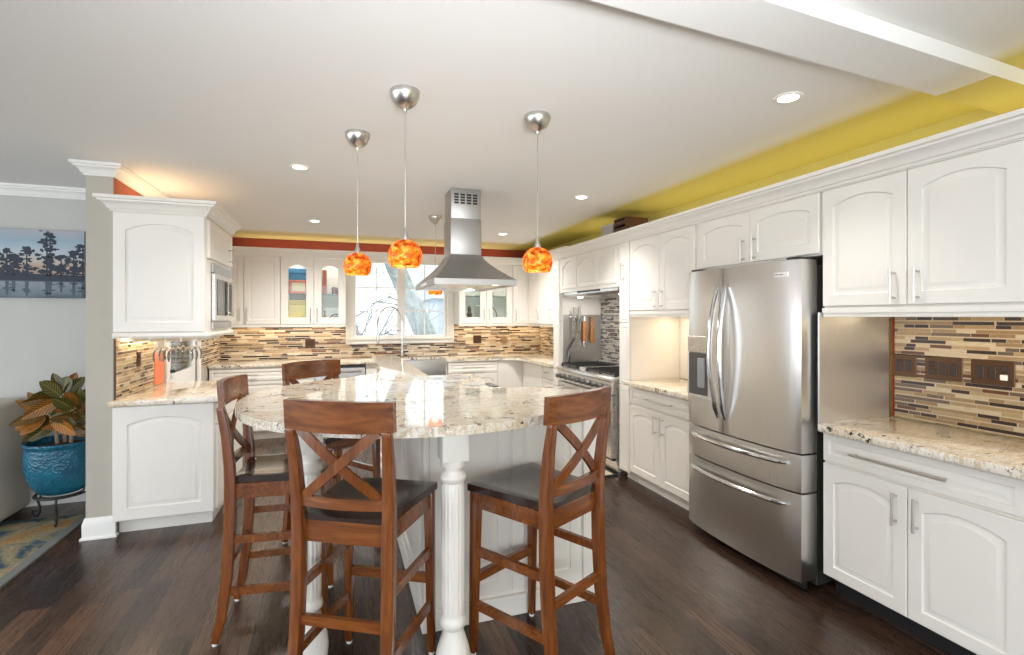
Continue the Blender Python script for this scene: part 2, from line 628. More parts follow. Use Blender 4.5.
# ---- door in the left wall, half glazed
bm = NB()
y0, y1 = 5.19, 6.15
for a in ((XL - 0.05, XL - 0.012, y0, y0 + 0.13, 0.01, 2.06), (XL - 0.05, XL - 0.012, y1 - 0.13, y1, 0.01, 2.06),
          (XL - 0.05, XL - 0.012, y0 + 0.13, y1 - 0.13, 0.01, 0.95), (XL - 0.05, XL - 0.012, y0 + 0.13, y1 - 0.13, 1.92, 2.06)):
    box(bm, *a)
box(bm, XL - 0.012, XL - 0.004, y0 + 0.2, y1 - 0.2, 0.2, 0.82, bev=0.006)
d1 = struct('door_1', bm, M['trim'])
obj('door_glass', bx(XL - 0.035, XL - 0.029, y0 + 0.13, y1 - 0.13, 0.95, 1.92), M['glass'], d1, smooth=False)
bm = NB()
lathe(bm, [(0.028, 0), (0.028, 0.008), (0.012, 0.012), (0.012, 0.05)], 16)
bmesh.ops.transform(bm, matrix=Matrix.Translation((XL - 0.012, y0 + 0.07, 0.985)) @ Matrix.Rotation(PI / 2, 4, 'Y'), verts=bm.verts[:])
tube(bm, [(XL + 0.036, y0 + 0.06, 0.985), (XL + 0.036, y0 + 0.19, 0.985)], 0.009)
obj('door_handle', bm, M['iron'], d1)
bm = NB()
moulding(bm, [(y0 - 0.03, 0.0)] and [(XL, y0 - 0.005), (XL, y0 - 0.10)], [(0, 0), (-0.02, 0), (-0.02, 2.16), (0, 2.16)])
moulding(bm, [(XL, y1 + 0.10), (XL, y1 + 0.005)], [(0, 0), (-0.02, 0), (-0.02, 2.16), (0, 2.16)])
box(bm, XL, XL + 0.02, y0 - 0.1, y1 + 0.1, 2.07, 2.17)
obj('door_frame', bm, M['trim'], d1)

# ---- window over the sink
bm = NB()
cw = 0.085
yo = YB - 0.022
box(bm, 0.0925, WX0, yo, YB, WZ0 - 0.012, 2.34, 0.004)
box(bm, WX1, 1.6045, yo, YB, WZ0 - 0.012, 2.34, 0.004)
box(bm, WX0, WX1, yo, YB, WZ1, 2.34, 0.004)
box(bm, 0.0925, 1.6045, yo - 0.006, YB, WZ0 - 0.07, WZ0 - 0.012, 0.004)
win = struct('window_1', bm, M['trim'])
obj('window_sill', bx(0.0925, 1.6045, YB - 0.06, YB + 0.06, WZ0 - 0.012, WZ0 + 0.012, bev=0.004), M['trim'], win)
xm = (WX0 + WX1) / 2
bm = NB()
box(bm, WX0 - 0.004, WX0 + 0.006, YB + 0.0005, YB + 0.15, WZ0, WZ1)
box(bm, WX1 - 0.006, WX1 + 0.004, YB + 0.0005, YB + 0.15, WZ0, WZ1)
box(bm, WX0 + 0.006, WX1 - 0.006, YB + 0.0005, YB + 0.15, WZ1 - 0.006, WZ1 + 0.004)
box(bm, WX0 + 0.006, WX1 - 0.006, YB + 0.061, YB + 0.15, WZ0 - 0.004, WZ0 + 0.006)
obj('window_reveal', bm, M['trim'], win, smooth=False)
obj('mullion', bx(xm - 0.022, xm + 0.022, YB + 0.02, YB + 0.10, WZ0, WZ1), M['trim'], win)
for xa, xb in ((WX0, xm - 0.022), (xm + 0.022, WX1)):
    bm = NB()
    f = 0.034
    Y0, Y1 = YB + 0.035, YB + 0.08
    box(bm, xa, xa + f, Y0, Y1, WZ0 + 0.012, WZ1)
    box(bm, xb - f, xb, Y0, Y1, WZ0 + 0.012, WZ1)
    box(bm, xa + f, xb - f, Y0, Y1, WZ0 + 0.012, WZ0 + 0.012 + f)
    box(bm, xa + f, xb - f, Y0, Y1, WZ1 - f, WZ1)
    sash = obj('window_sash', bm, M['trim'], win)
    bm = NB()
    xc = (xa + xb) / 2
    box(bm, xc - 0.008, xc + 0.008, Y0 + 0.008, Y1 - 0.008, WZ0 + 0.05, WZ1 - 0.04)
    for k in (1, 2):
        zz = WZ0 + 0.06 + (WZ1 - WZ0 - 0.11) * k / 3
        box(bm, xa + 0.04, xb - 0.04, Y0 + 0.009, Y1 - 0.009, zz - 0.008, zz + 0.008)
    obj('muntin', bm, M['trim'], sash)
    obj('window_pane', bx(xa + f, xb - f, Y0 + 0.02, Y0 + 0.024, WZ0 + 0.06, WZ1 - f), M['glass'], sash, smooth=False)

# ---- outside the window: pale ground, a leaning tree, twigs, a white house
M['snow'] = plain('pale_winter_ground', (0.42, 0.46, 0.48), 0.9)
M['bark'] = plain('pale_grey_bark', (0.33, 0.35, 0.33), 0.9, vary=0.25, scale=9)
M['siding'] = plain('white_house_siding', (0.55, 0.58, 0.62), 0.7)
struct('ground_outside', bx(-14, 16, 7.42, 40, -0.6, -0.5), M['snow'], smooth=False)


def branchy(name, label, base, tip, r0, r1, n, seed, grp=None, spread=1.0):
    rnd = random.Random(seed)
    bm = NB()
    a, b = Vector(base), Vector(tip)
    pts = [a.lerp(b, k / 6) + Vector((rnd.uniform(-.05, .05), 0, 0)) for k in range(7)]
    tube(bm, pts, [r0 + (r1 - r0) * k / 6 for k in range(7)], 10)
    t = obj(name, bm, M['bark'])
    tag(t, label, 'tree', grp)
    bm = NB()
    for i in range(n):
        p = a.lerp(b, rnd.uniform(0.25, 1.0))
        d = Vector((rnd.uniform(-1, 1), rnd.uniform(-.6, .6), rnd.uniform(-0.1, 1.0))).normalized()
        q = [p]
        L = rnd.uniform(0.5, 1.5) * spread
        for k in range(5):
            d = (d + Vector((rnd.uniform(-.5, .5), rnd.uniform(-.4, .4), rnd.uniform(-.3, .4)))).normalized()
            q.append(q[-1] + d * L / 5)
        r = rnd.uniform(0.008, 0.022)
        tube(bm, q, [r * (1 - 0.16 * k) for k in range(6)], 5)
        for j in (2, 3, 4):
            e = (d + Vector((rnd.uniform(-1, 1), rnd.uniform(-.6, .6), rnd.uniform(-.7, .8)))).normalized()
            tube(bm, [q[j], q[j] + e * L * 0.3, q[j] + e * L * 0.55 + Vector((0, 0, rnd.uniform(-.15, .15)))], [r * .6, r * .45, r * .2], 4)
    obj('branches', bm, M['bark'], t)
    return t


branchy('leaning_tree', 'thick pale tree trunk leaning left outside the sink window', (2.85, 13.2, -0.5), (0.2, 13.2, 5.4), 0.31, 0.19, 34, 3)
branchy('bare_tree', 'bare twiggy fallen limb rising left outside the left window sash', (1.9, 9.0, -0.5), (-0.45, 9.1, 2.0), 0.07, 0.025, 36, 11, spread=0.8)
branchy('bare_tree', 'thin bare tree farther off behind the leaning trunk', (4.9, 15.8, -0.5), (4.7, 15.9, 5.8), 0.10, 0.03, 30, 5)
bm = NB()
box(bm, 3.2, 8.6, 17, 22, -0.5, 2.1)
prism(bm, [(16.7, 2.1), (22.3, 2.1), (19.5, 3.5)], 3.0, 8.8, 'yz')
for k in range(10):
    box(bm, 3.19, 8.61, 16.98, 17.0, -0.4 + k * 0.25, -0.19 + k * 0.25)
hs = obj('house', bm, M['siding'], smooth=False)
tag(hs, 'white sided neighbouring house seen low through the right sash', 'house')
obj('window', bx(4.3, 5.2, 16.93, 16.99, 0.6, 1.6), M['dark_glass'], hs, smooth=False)

# ------------------------------------------------------------------ cabinet doors


def arch_outline(x0, x1, z0, z1, rise, d=0.0, n=14):
    """counter-clockwise: BL, BR, TR .. arc .. TL (inset by d)"""
    x0 += d; x1 -= d; z0 += d; z1 -= d
    pts = [(x0, z0), (x1, z0)]
    for k in range(n + 1):
        u = 1 - 2 * k / n
        pts.append(((x0 + x1) / 2 + u * (x1 - x0) / 2, z1 - rise * u * u))
    return pts


def door_bm(w, h, t=0.020, rise=0.035, fr=0.058, glazed=False, frt=None):
    """raised-panel door, lower left front corner at the origin, front towards -y"""
    bm = NB()
    frt = frt if frt is not None else fr
    n = 14
    x0, x1, z0, z1 = fr, w - fr, fr, h - frt
    e = 0.004

    def ring(pts, y):
        return [bm.verts.new((p[0], y, p[1])) for p in pts]

    def outer(d):
        pts = [(d, d), (w - d, d)]
        for k in range(n + 1):
            u = 1 - 2 * k / n
            pts.append((w / 2 + u * (w / 2 - d), h - d))
        return pts
    rings = [ring(outer(0), 0), ring(outer(0), -t + e), ring(outer(e), -t), ring(arch_outline(x0, x1, z0, z1, rise), -t)]
    if glazed:
        rings += [ring(arch_outline(x0, x1, z0, z1, rise, 0.005), -t + 0.006), ring(arch_outline(x0, x1, z0, z1, rise, 0.005), 0)]
    else:
        rings += [ring(arch_outline(x0, x1, z0, z1, rise, 0.004), -t + 0.008),
                  ring(arch_outline(x0, x1, z0, z1, rise, 0.012), -t + 0.009),
                  ring(arch_outline(x0, x1, z0, z1, rise, 0.032), -t + 0.001),
                  ring(arch_outline(x0, x1, z0, z1, rise, 0.036), -t + 0.001)]
    m = n + 3
    for a, b in zip(rings, rings[1:]):
        for k in range(m):
            bm.faces.new((a[k], a[(k + 1) % m], b[(k + 1) % m], b[k]))
    if glazed:
        a, b = rings[-1], rings[0]
        for k in range(m):
            bm.faces.new((a[k], a[(k + 1) % m], b[(k + 1) % m], b[k]))
    else:
        bm.faces.new(rings[-1])
        bm.faces.new(rings[0][::-1])
    return bm


def pull_bm(L, vertical, t=0.02):
    """bar pull centred on the origin, door front plane at y = -t"""
    bm = NB()
    r, o = 0.006, 0.032
    def P(a, y):
        return (0, y, a) if vertical else (a, y, 0)
    tube(bm, [P(-L / 2, -t - o), P(L / 2, -t - o)], r, 8)
    for s in (-1, 1):
        a = s * (L / 2 - 0.018)
        tube(bm, [P(a, -t + 0.001), P(a, -t - o)], 0.005, 8)
    return bm


def add_door(root, x0, x1, z0, z1, pull=None, name='door', rise=0.035, fr=0.058, glazed=False, L=0.15, frt=None):
    d = obj(name, door_bm(x1 - x0, z1 - z0, rise=rise, fr=fr, glazed=glazed, frt=frt), M['cabinet'], root, loc=(x0, 0, z0))
    if glazed:
        g = obj('glass_pane', bx(fr - 0.006, x1 - x0 - fr + 0.006, -0.012, -0.008, fr - 0.006, z1 - z0 - (frt or fr) + 0.004), M['glass'], d, smooth=False)
    if pull:
        px, pz, vert = pull
        obj('handle', pull_bm(L, vert), M['nickel'], d, loc=(px - x0, 0, pz - z0))
    return d


def carcass(w, d, z0, z1, toe=True, x0=0.0):
    bm = NB()
    if toe == 'open':
        box(bm, x0, x0 + w, 0.001, d, z0 + 0.105, z1)
    elif toe:
        box(bm, x0, x0 + w, 0.001, d, z0 + 0.105, z1)
        box(bm, x0 + 0.002, x0 + w - 0.002, 0.07, d, z0, z0 + 0.105)
    else:
        box(bm, x0, x0 + w, 0.001, d, z0, z1)
    return bm


def open_carcass(w, d, z0, z1, t=0.018):
    bm = NB()
    box(bm, 0, t, 0.001, d, z0, z1)
    box(bm, w - t, w, 0.001, d, z0, z1)
    box(bm, t, w - t, 0.001, d, z0, z0 + t)
    box(bm, t, w - t, 0.001, d, z1 - t, z1)
    box(bm, t, w - t, d - 0.01, d, z0 + t, z1 - t)
    return bm


RZ = -PI / 2          # faces -X: local x runs towards -Y, local y towards +X
XF = 2.45             # carcass front of the right-hand run
DEP = XR - XF - 0.002

# ---- right-hand base cabinet with one wide drawer and two doors
t = thing('base_cabinet', 'white two door base cabinet with wide drawer right of the refrigerator', 'cabinet', (XF, 1.972, 0), RZ)
w = 0.84
obj('cabinet_body', carcass(w, DEP, 0, 0.876, 'open'), M['cabinet'], t, smooth=False)
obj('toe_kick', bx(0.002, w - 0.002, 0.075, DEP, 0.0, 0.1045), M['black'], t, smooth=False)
add_door(t, 0.004, w - 0.004, 0.718, 0.862, (0.38, 0.79, False), 'drawer', rise=0.0, fr=0.034, L=0.42)
add_door(t, 0.004, w / 2 - 0.002, 0.115, 0.704, (w / 2 - 0.045, 0.595, True))
add_door(t, w / 2 + 0.002, w - 0.004, 0.115, 0.704, (w / 2 + 0.045, 0.595, True))
t = thing('base_cabinet', 'white base cabinet cut off by the right edge of the picture', 'cabinet', (XF, 1.129, 0), RZ)
obj('cabinet_body', carcass(0.76, DEP, 0, 0.876, 'open'), M['cabinet'], t, smooth=False)
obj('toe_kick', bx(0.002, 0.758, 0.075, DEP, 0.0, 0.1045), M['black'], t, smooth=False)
add_door(t, 0.004, 0.756, 0.718, 0.862, (0.42, 0.79, False), 'drawer', rise=0.0, fr=0.034, L=0.3)
add_door(t, 0.004, 0.38, 0.115, 0.704, (0.34, 0.595, True))
add_door(t, 0.384, 0.756, 0.115, 0.704, (0.425, 0.595, True))


def counter(name, label, poly, z0, z1):
    o = obj(name, prism(NB(), poly, z0, z1, 'xy', 0.005), M['granite'])
    tag(o, label, 'countertop')
    return o


counter('countertop', 'cream granite countertop right of the refrigerator under the mosaic tiles', [(2.372, 0.40), (XR - 0.012, 0.40), (XR - 0.012, 1.977), (2.46, 1.977), (2.372, 1.950)], 0.877, 0.914)
o = obj('tile_backsplash', bx(XR - 0.011, XR - 0.001, 0.40, 1.962, 0.915, 1.475), M['tile_r'], smooth=False)
tag(o, 'brown and cream mosaic tile backsplash right of the refrigerator', 'backsplash')

# ---- upper cabinets of the right-hand run
UZ0, UZ1 = 1.50, 2.15


def rail(bm, x0, x1, z1, d=0.0, h=0.045):
    prof = [(0, z1 - h), (0.012, z1 - h), (0.020, z1 - h + 0.012), (0.014, z1 - 0.008), (0.0, z1 - 0.004)]
    moulding(bm, [(x0, d), (x1, d)], prof)


def upper(label, ya, yb, z0, parts, light_rail=True):
    t = thing('wall_cabinet', label, 'cabinet', (XF, ya, 0), RZ)
    w = ya - yb
    obj('cabinet_body', carcass(w, DEP, z0, UZ1, toe=False), M['cabinet'], t, smooth=False)
    if light_rail:
        bm = NB()
        box(bm, 0, w, -0.016, 0.0, z0 - 0.002, z0 + 0.024)
        box(bm, 0, w, -0.010, 0.012, z0 - 0.024, z0 - 0.002, 0.003)
        obj('light_rail', bm, M['cabinet'], t, smooth=False)
    for a in parts:
        add_door(t, *a)
    return t


w = 0.842
upper('white wall cabinet with two arched doors above the right countertop', 1.975, 1.133, UZ0,
      [(0.004, w / 2 - 0.002, 1.532, 2.143, (w / 2 - 0.05, 1.622, True)), (w / 2 + 0.002, w - 0.004, 1.532, 2.143, (w / 2 + 0.05, 1.622, True))])
w = 0.76
upper('white wall cabinet at the right edge of the picture, next to the arched pair', 1.129, 0.369, UZ0,
      [(0.004, w / 2 - 0.002, 1.532, 2.143, (w / 2 - 0.05, 1.622, True)), (w / 2 + 0.002, w - 0.004, 1.532, 2.143, (w / 2 + 0.05, 1.622, True))])
w = 0.970
upper('short white wall cabinet with two arched doors directly above the refrigerator', 2.955, 1.985, 1.808,
      [(0.012, w / 2 - 0.002, 1.818, 2.143, (w / 2 - 0.045, 1.90, True), 'door', 0.03), (w / 2 + 0.002, w - 0.006, 1.818, 2.143, (w / 2 + 0.045, 1.90, True), 'door', 0.03)], False)
w = 0.875
upper('white wall cabinet with two arched doors left of the refrigerator', 3.84, 2.965, UZ0,
      [(0.004, w / 2 - 0.002, 1.532, 2.143, (w / 2 - 0.045, 1.622, True)), (w / 2 + 0.002, w - 0.02, 1.532, 2.143, (w / 2 + 0.045, 1.622, True))])

# base cabinet left of the refrigerator
t = thing('base_cabinet', 'white two door base cabinet between the refrigerator and the range', 'cabinet', (XF, 3.84, 0), RZ)
w = 0.89
obj('cabinet_body', carcass(w, DEP, 0, 0.876), M['cabinet'], t, smooth=False)
add_door(t, 0.004, w - 0.02, 0.718, 0.862, (0.44, 0.79, False), 'drawer', rise=0.0, fr=0.034, L=0.36)
add_door(t, 0.004, w / 2 - 0.002, 0.115, 0.704, (w / 2 - 0.045, 0.60, True))
add_door(t, w / 2 + 0.002, w - 0.02, 0.115, 0.704, (w / 2 + 0.045, 0.60, True))
counter('countertop', 'short cream granite countertop between the refrigerator and the range', [(2.372, 2.952), (XR - 0.012, 2.952), (XR - 0.012, 3.838), (2.372, 3.838)], 0.877, 0.914)
o = obj('splash_panel', bx(XR - 0.011, XR - 0.001, 2.952, 3.838, 0.915, 1.499), M['cabinet'], smooth=False)
tag(o, 'plain white splash panel behind the short counter left of the refrigerator', 'panel')
o = obj('steel_sheet', bx(2.42, 2.953, 1.979, 1.989, 0.9, 1.50), M['steel_sheet'], smooth=False)
tag(o, 'brushed steel sheet standing between the refrigerator and the right counter', 'steel sheet')

# tall pull-out cabinets either side of the range alcove


def pullout(label, ya, yb):
    t = thing('pullout_cabinet', label, 'cabinet', (XF, ya, 0), RZ)
    w = ya - yb
    obj('cabinet_body', carcass(w, DEP, 0, UZ1), M['cabinet'], t, smooth=False)
    for z0, z1, pz in ((0.09, 0.86, 0.78), (0.868, 1.42, None), (1.428, 2.143, 1.88)):
        d = obj('door', bx(0.004, w - 0.004, -0.02, 0.0, z0, z1, bev=0.003), M['cabinet'], t)
        bm = NB()
        moulding(bm, [(0.028, z0 + 0.03), (0.028, z1 - 0.03), (w - 0.028, z1 - 0.03), (w - 0.028, z0 + 0.03)], [(0, 0), (0.006, 0), (0.003, 0.004), (0, 0.004)], closed=True)
        bmesh.ops.transform(bm, matrix=Matrix(((1, 0, 0, 0), (0, 0, -1, -0.0195), (0, 1, 0, 0), (0, 0, 0, 1))), verts=bm.verts[:])
        obj('door_bead', bm, M['cabinet'], d)
        if pz and z0 > 1:
            obj('handle', pull_bm(0.16, True), M['nickel'], d, loc=(w / 2, 0, pz))
    return t


pullout('tall narrow white pull-out cabinet right of the range', 4.01, 3.845)
pullout('tall narrow white pull-out cabinet left of the range', 5.50, 5.325)

# header over the range: one lift-up front with three arched panels
t = thing('wall_cabinet', 'white cabinet front with three arched panels over the range alcove', 'cabinet', (XF, 5.32, 0), RZ)
w = 1.30
obj('cabinet_body', carcass(w, DEP, 1.77, UZ1, toe=False), M['cabinet'], t, smooth=False)
obj('front_frame', bx(0.004, w - 0.004, -0.012, 0.0, 1.755, 2.143, bev=0.002), M['cabinet'], t)
for k in range(3):
    add_door(t, 0.05 + k * 0.405, 0.05 + k * 0.405 + 0.39, 1.79, 2.125, None, 'arched_panel', 0.07, 0.03)
hl = thing('hood_insert', 'stainless extractor insert with two lamps under the three panel cabinet', 'hood', (XF, 5.32, 0), RZ)
bm = NB()
prism(bm, [(0.01, 1.769), (0.50, 1.769), (0.50, 1.70), (0.05, 1.70), (0.01, 1.725)], 0.06, w - 0.06, 'yz')
obj('hood_body', bm, M['steel'], hl, smooth=False)
obj('control_strip', bx(0.40, 0.90, 0.006, 0.0105, 1.735, 1.76), M['dark_glass'], hl)
for xx in (0.2, 1.08):
    obj('lamp_lens', lathe(NB(), [(0.03, 1.694), (0.03, 1.701)], 16, (xx, 0.15)), M['lens'], hl)
area_light('range_light', (2.66, 4.66, 1.685), (0, 0, 0), 0.2, 0.9, 3.0, (1, 0.95, 0.88))

# alcove linings
o = obj('alcove_panel', bx(XF + 0.01, XR - 0.012, 5.311, 5.3245, 0.915, 1.769), M['cabinet'], smooth=False)
tag(o, 'white upper lining on the left side of the range alcove', 'panel')
o = obj('tile_backsplash', bx(XR - 0.011, XR - 0.001, 4.012, 5.310, 0.915, 1.769), M['tile_n'], smooth=False)
tag(o, 'grey brown mosaic tile strip at the back of the range alcove', 'backsplash')
o = obj('steel_backsplash', bx(XF + 0.015, XR - 0.02, 5.302, 5.310, 0.92, 1.50, bev=0.002), M['steel_v'], smooth=False)
tag(o, 'stainless splash sheet behind the hanging utensils beside the range', 'backsplash')

# crown along the whole right run (one continuous moulding) and fascia board
bm = NB()
moulding(bm, [(XF - 0.018, 5.50), (XF - 0.018, 0.369)], crown_prof(2.150, 0.088, 0.078))
box(bm, XF - 0.0175, XF + 0.012, 0.372, 5.497, 2.1445, 2.20)
struct('trim_4', bm, M['cabinet'])

# ------------------------------------------------------------------ refrigerator
fr = thing('refrigerator', 'stainless french door refrigerator with water dispenser and two bottom drawers', 'refrigerator', (2.385, 2.918, 0), RZ)
FW = 0.905
obj('case', bx(0.004, FW - 0.004, 0.06, 0.59, 0.02, 1.755, bev=0.004), plain('dark_grey_fridge_case', (0.035, 0.033, 0.03), 0.45), fr)


def fridge_panel(x0, x1, z0, z1, bulge=0.035, t=0.065, n=16, hole=None):
    """front bows out across the full fridge width"""
    bm = NB()
    def yf(x):
        u = (x / FW) * 2 - 1
        return -t + bulge * (u * u - 1) * 0.8 + 0.012 * u ** 8
    xs = [x0 + (x1 - x0) * k / n for k in range(n + 1)]
    poly = [(x, yf(x)) for x in xs] + [(x1, 0.055), (x0, 0.055)]
    prism(bm, poly, z0, z1, 'xy', 0.004)
    return bm, yf


xm_ = 0.372
bmL, yf = fridge_panel(0.0, xm_ - 0.003, 0.742, 1.787)
dl = obj('left_door', bmL, M['steel_v'], fr)
bmR, _ = fridge_panel(xm_ + 0.003, FW, 0.742, 1.787)
dr = obj('right_door', bmR, M['steel_v'], fr)
bmA, _ = fridge_panel(0.0, FW, 0.532, 0.734)
da = obj('upper_drawer', bmA, M['steel_v'], fr)
bmB, _ = fridge_panel(0.0, FW, 0.055, 0.524)
db = obj('freezer_drawer', bmB, M['steel_v'], fr)
obj('kick_grille', bx(0.01, FW - 0.01, -0.02, 0.0, 0.012, 0.05), M['black'], fr, smooth=False)
# curved door handles
for d, x, s in ((dl, xm_ - 0.030, -1), (dr, xm_ + 0.034, 1)):
    bm = NB()
    y0 = yf(x)
    q = []
    for k in range(15):
        u = k / 14
        q.append((x + s * 0.012 * math.sin(PI * u), y0 - 0.012 - 0.062 * math.sin(PI * u) ** 0.75, 0.835 + u * 0.83))
    tube(bm, q, [0.010] + [0.0155] * 13 + [0.010], 10)
    obj('handle', bm, M['chrome'], d)
for d, z in ((da, 0.682), (db, 0.458)):
    bm = NB()
    q = []
    for k in range(17):
        u = k / 16
        x = 0.07 + u * (FW - 0.14)
        q.append((x, yf(x) - 0.010 - 0.040 * math.sin(PI * u) ** 0.5, z))
    tube(bm, q, [0.010] + [0.0145] * 15 + [0.010], 10)
    obj('handle', bm, M['chrome'], d)
# dispenser
bm = NB()
y0 = yf(0.13) - 0.001
box(bm, 0.025, 0.255, y0 - 0.008, y0 + 0.01, 1.235, 1.345, 0.003)
ds = obj('dispenser_panel', bm, M['steel'], dl)
bm = NB()
for a in ((0.025, 0.04, y0 - 0.008, y0 + 0.02, 0.925, 1.232), (0.24, 0.255, y0 - 0.012, y0 + 0.02, 0.925, 1.232), (0.04, 0.24, y0 - 0.010, y0 + 0.02, 0.925, 0.95)):
    box(bm, *a, bev=0.002)
obj('dispenser_frame', bm, M['steel'], dl)
obj('dispenser_recess', bx(0.04, 0.24, y0 - 0.007, y0 + 0.02, 0.95, 1.232), plain('dispenser_dark_grey', (0.09, 0.085, 0.08), 0.35), dl)
bm = NB()
box(bm, 0.13, 0.20, y0 - 0.014, y0, 1.0, 1.20, 0.006, 2)
obj('dispenser_paddle', bm, M['grey_plastic'], dl)
yb_ = yf(0.80)
bd = obj('badge', bx(0.752, 0.842, yb_ - 0.006, yb_ + 0.006, 1.695, 1.722, bev=0.002), M['white_plastic'], dr)
obj('badge_mark', bx(0.76, 0.815, yb_ - 0.0075, yb_ - 0.005, 1.708, 1.714), M['grey_plastic'], bd)
obj('hinge_cover', bx(FW - 0.10, FW - 0.02, -0.05, 0.08, 1.788, 1.803, bev=0.003), M['black'], fr)
obj('hinge_cover', bx(0.02, 0.10, -0.05, 0.08, 1.788, 1.803, bev=0.003), M['black'], fr)

# ------------------------------------------------------------------ outlets


def outlet(label, loc, rz, gangs, kinds):
    t = thing('outlet_plate', label, 'outlet', loc, rz)
    bz = M['bronze']
    w = 0.048 * gangs + 0.028
    obj('plate', bx(-w / 2, w / 2, -0.006, 0, -0.06, 0.06, bev=0.003), bz, t)
    for i, k in enumerate(kinds):
        x = (i - (gangs - 1) / 2) * 0.048
        bm = NB()
        if k == 's':
            box(bm, x - 0.016, x + 0.016, -0.010, -0.005, -0.032, 0.032, 0.002)
            obj('switch', bm, M['bronze_dark'], t)
        else:
            box(bm, x - 0.017, x + 0.017, -0.009, -0.005, 0.004, 0.034, 0.003)
            box(bm, x - 0.017, x + 0.017, -0.009, -0.005, -0.034, -0.004, 0.003)
            obj('socket', bm, M['bronze_dark'], t)
            if k == 'w':
                obj('night_light', bx(x - 0.014, x + 0.014, -0.016, -0.009, -0.032, -0.006, bev=0.002), M['white_plastic'], t)
    return t


M['bronze'] = plain('oil_rubbed_bronze', (0.10, 0.05, 0.022), 0.35, 0.6)
M['bronze_dark'] = plain('dark_brown_plastic', (0.035, 0.016, 0.008), 0.4)
outlet('two gang bronze switch plate nearest the steel panel on right tiles', (XR - 0.011, 1.907, 1.207), RZ, 2, 'ss')
outlet('bronze three gang plate in the middle of the right tiles', (XR - 0.011, 1.718, 1.208), RZ, 3, 'oss')
outlet('bronze three gang plate with a pale socket on the right tiles', (XR - 0.011, 1.512, 1.209), RZ, 3, 'ssw')

# ------------------------------------------------------------------ range
rg = thing('gas_range', 'wide stainless professional gas range with row of knobs in alcove', 'range', (2.415, 5.275, 0), RZ)
RW = 1.215
bm = NB()
box(bm, 0, RW, 0.02, 0.545, 0.10, 0.90)
obj('range_body', bm, M['steel'], rg, smooth=False)
obj('kick_plate', bx(0.02, RW - 0.02, 0.05, 0.5, 0.0, 0.10), M['steel'], rg, smooth=False)
bm = NB()
prism(bm, [(0.545, 0.885), (0.545, 0.915), (-0.02, 0.915), (-0.05, 0.905), (-0.055, 0.885), (-0.03, 0.868), (0.02, 0.868)], -0.001, RW + 0.001, 'yz', 0.003)
obj('cooktop', bm, M['steel'], rg)
bm = NB()
prism(bm, [(0.02, 0.868), (-0.028, 0.868), (-0.04, 0.765), (0.02, 0.755)], 0.0, RW, 'yz')
obj('knob_panel', bm, M['steel'], rg, smooth=False)
for k in range(10):
    x = 0.07 + k * (RW - 0.14) / 9
    bm = NB()
    lathe(bm, [(0.027, 0), (0.027, 0.012), (0.022, 0.02), (0.020, 0.042), (0.014, 0.046)], 16)
    box(bm, -0.004, 0.004, -0.02, 0.02, 0.04, 0.052)
    bmesh.ops.transform(bm, matrix=Matrix.Translation((x, -0.032, 0.815)) @ Matrix.Rotation(PI / 2 + 0.1, 4, 'X'), verts=bm.verts[:])
    obj('knob', bm, M['knob'], rg)
for xa, xb in ((0.01, 0.44), (0.45, RW - 0.01)):
    dd = obj('oven_door', bx(xa, xb, -0.03, 0.02, 0.16, 0.745, bev=0.004), M['steel'], rg)
    obj('oven_window', bx(xa + 0.09, xb - 0.09, -0.033, -0.028, 0.32, 0.58), M['dark_glass'], dd)
    bm = NB()
    tube(bm, [(xa + 0.03, -0.085, 0.69), (xb - 0.03, -0.085, 0.69)], 0.014, 12)
    for x in (xa + 0.06, xb - 0.06):
        tube(bm, [(x, -0.03, 0.69), (x, -0.085, 0.69)], 0.010, 8)
    obj('handle', bm, M['chrome'], dd)
obj('toe_grille', bx(0.02, RW - 0.02, -0.012, 0.02, 0.135, 0.152), M['black'], rg)
for i, (xa, xb) in enumerate(((0.02, 0.40), (0.62, RW - 0.02))):
    bm = NB()
    for k in range(9):
        x = xa + (xb - xa) * k / 8
        box(bm, x - 0.006, x + 0.006, 0.02, 0.50, 0.935, 0.95)
    for y in (0.02, 0.14, 0.26, 0.38, 0.50):
        box(bm, xa, xb, y - 0.007, y + 0.007, 0.930, 0.945)
    for x in (xa, (xa + xb) / 2, xb):
        for y in (0.02, 0.26, 0.50):
            box(bm, x - 0.008, x + 0.008, y - 0.008, y + 0.008, 0.914, 0.935)
    obj('grate', bm, M['black'], rg, smooth=False)
    for x in (xa + 0.1, xb - 0.1):
        for y in (0.13, 0.39):
            obj('burner', lathe(NB(), [(0.055, 0.915), (0.055, 0.922), (0.035, 0.926), (0.035, 0.933)], 20, (x, y)), M['black'], rg)
obj('griddle_cover', bx(0.42, 0.60, 0.03, 0.50, 0.915, 0.94, bev=0.004), M['steel'], rg)
obj('back_guard', bx(0.0, RW, 0.50, 0.543, 0.915, 0.965, bev=0.003), M['steel'], rg)

# hanging utensils on the side steel sheet (x runs along the sheet)
ut_y = 5.302
bm = NB()
tube(bm, [(2.54, ut_y - 0.03, 1.475), (2.90, ut_y - 0.03, 1.475)], 0.006, 8)
for x in (2.56, 2.88):
    tube(bm, [(x, ut_y, 1.475), (x, ut_y - 0.03, 1.475)], 0.005, 8)
o = obj('utensil_rail', bm, M['chrome'])
tag(o, 'slim steel utensil rail on the stainless sheet beside the range', 'rail')
M['wood_spoon'] = wood('orange_wood', (0.40, 0.15, 0.04), (0.55, 0.22, 0.06), (0.65, 0.30, 0.1), 0.45, (10, 10, 2), 0)


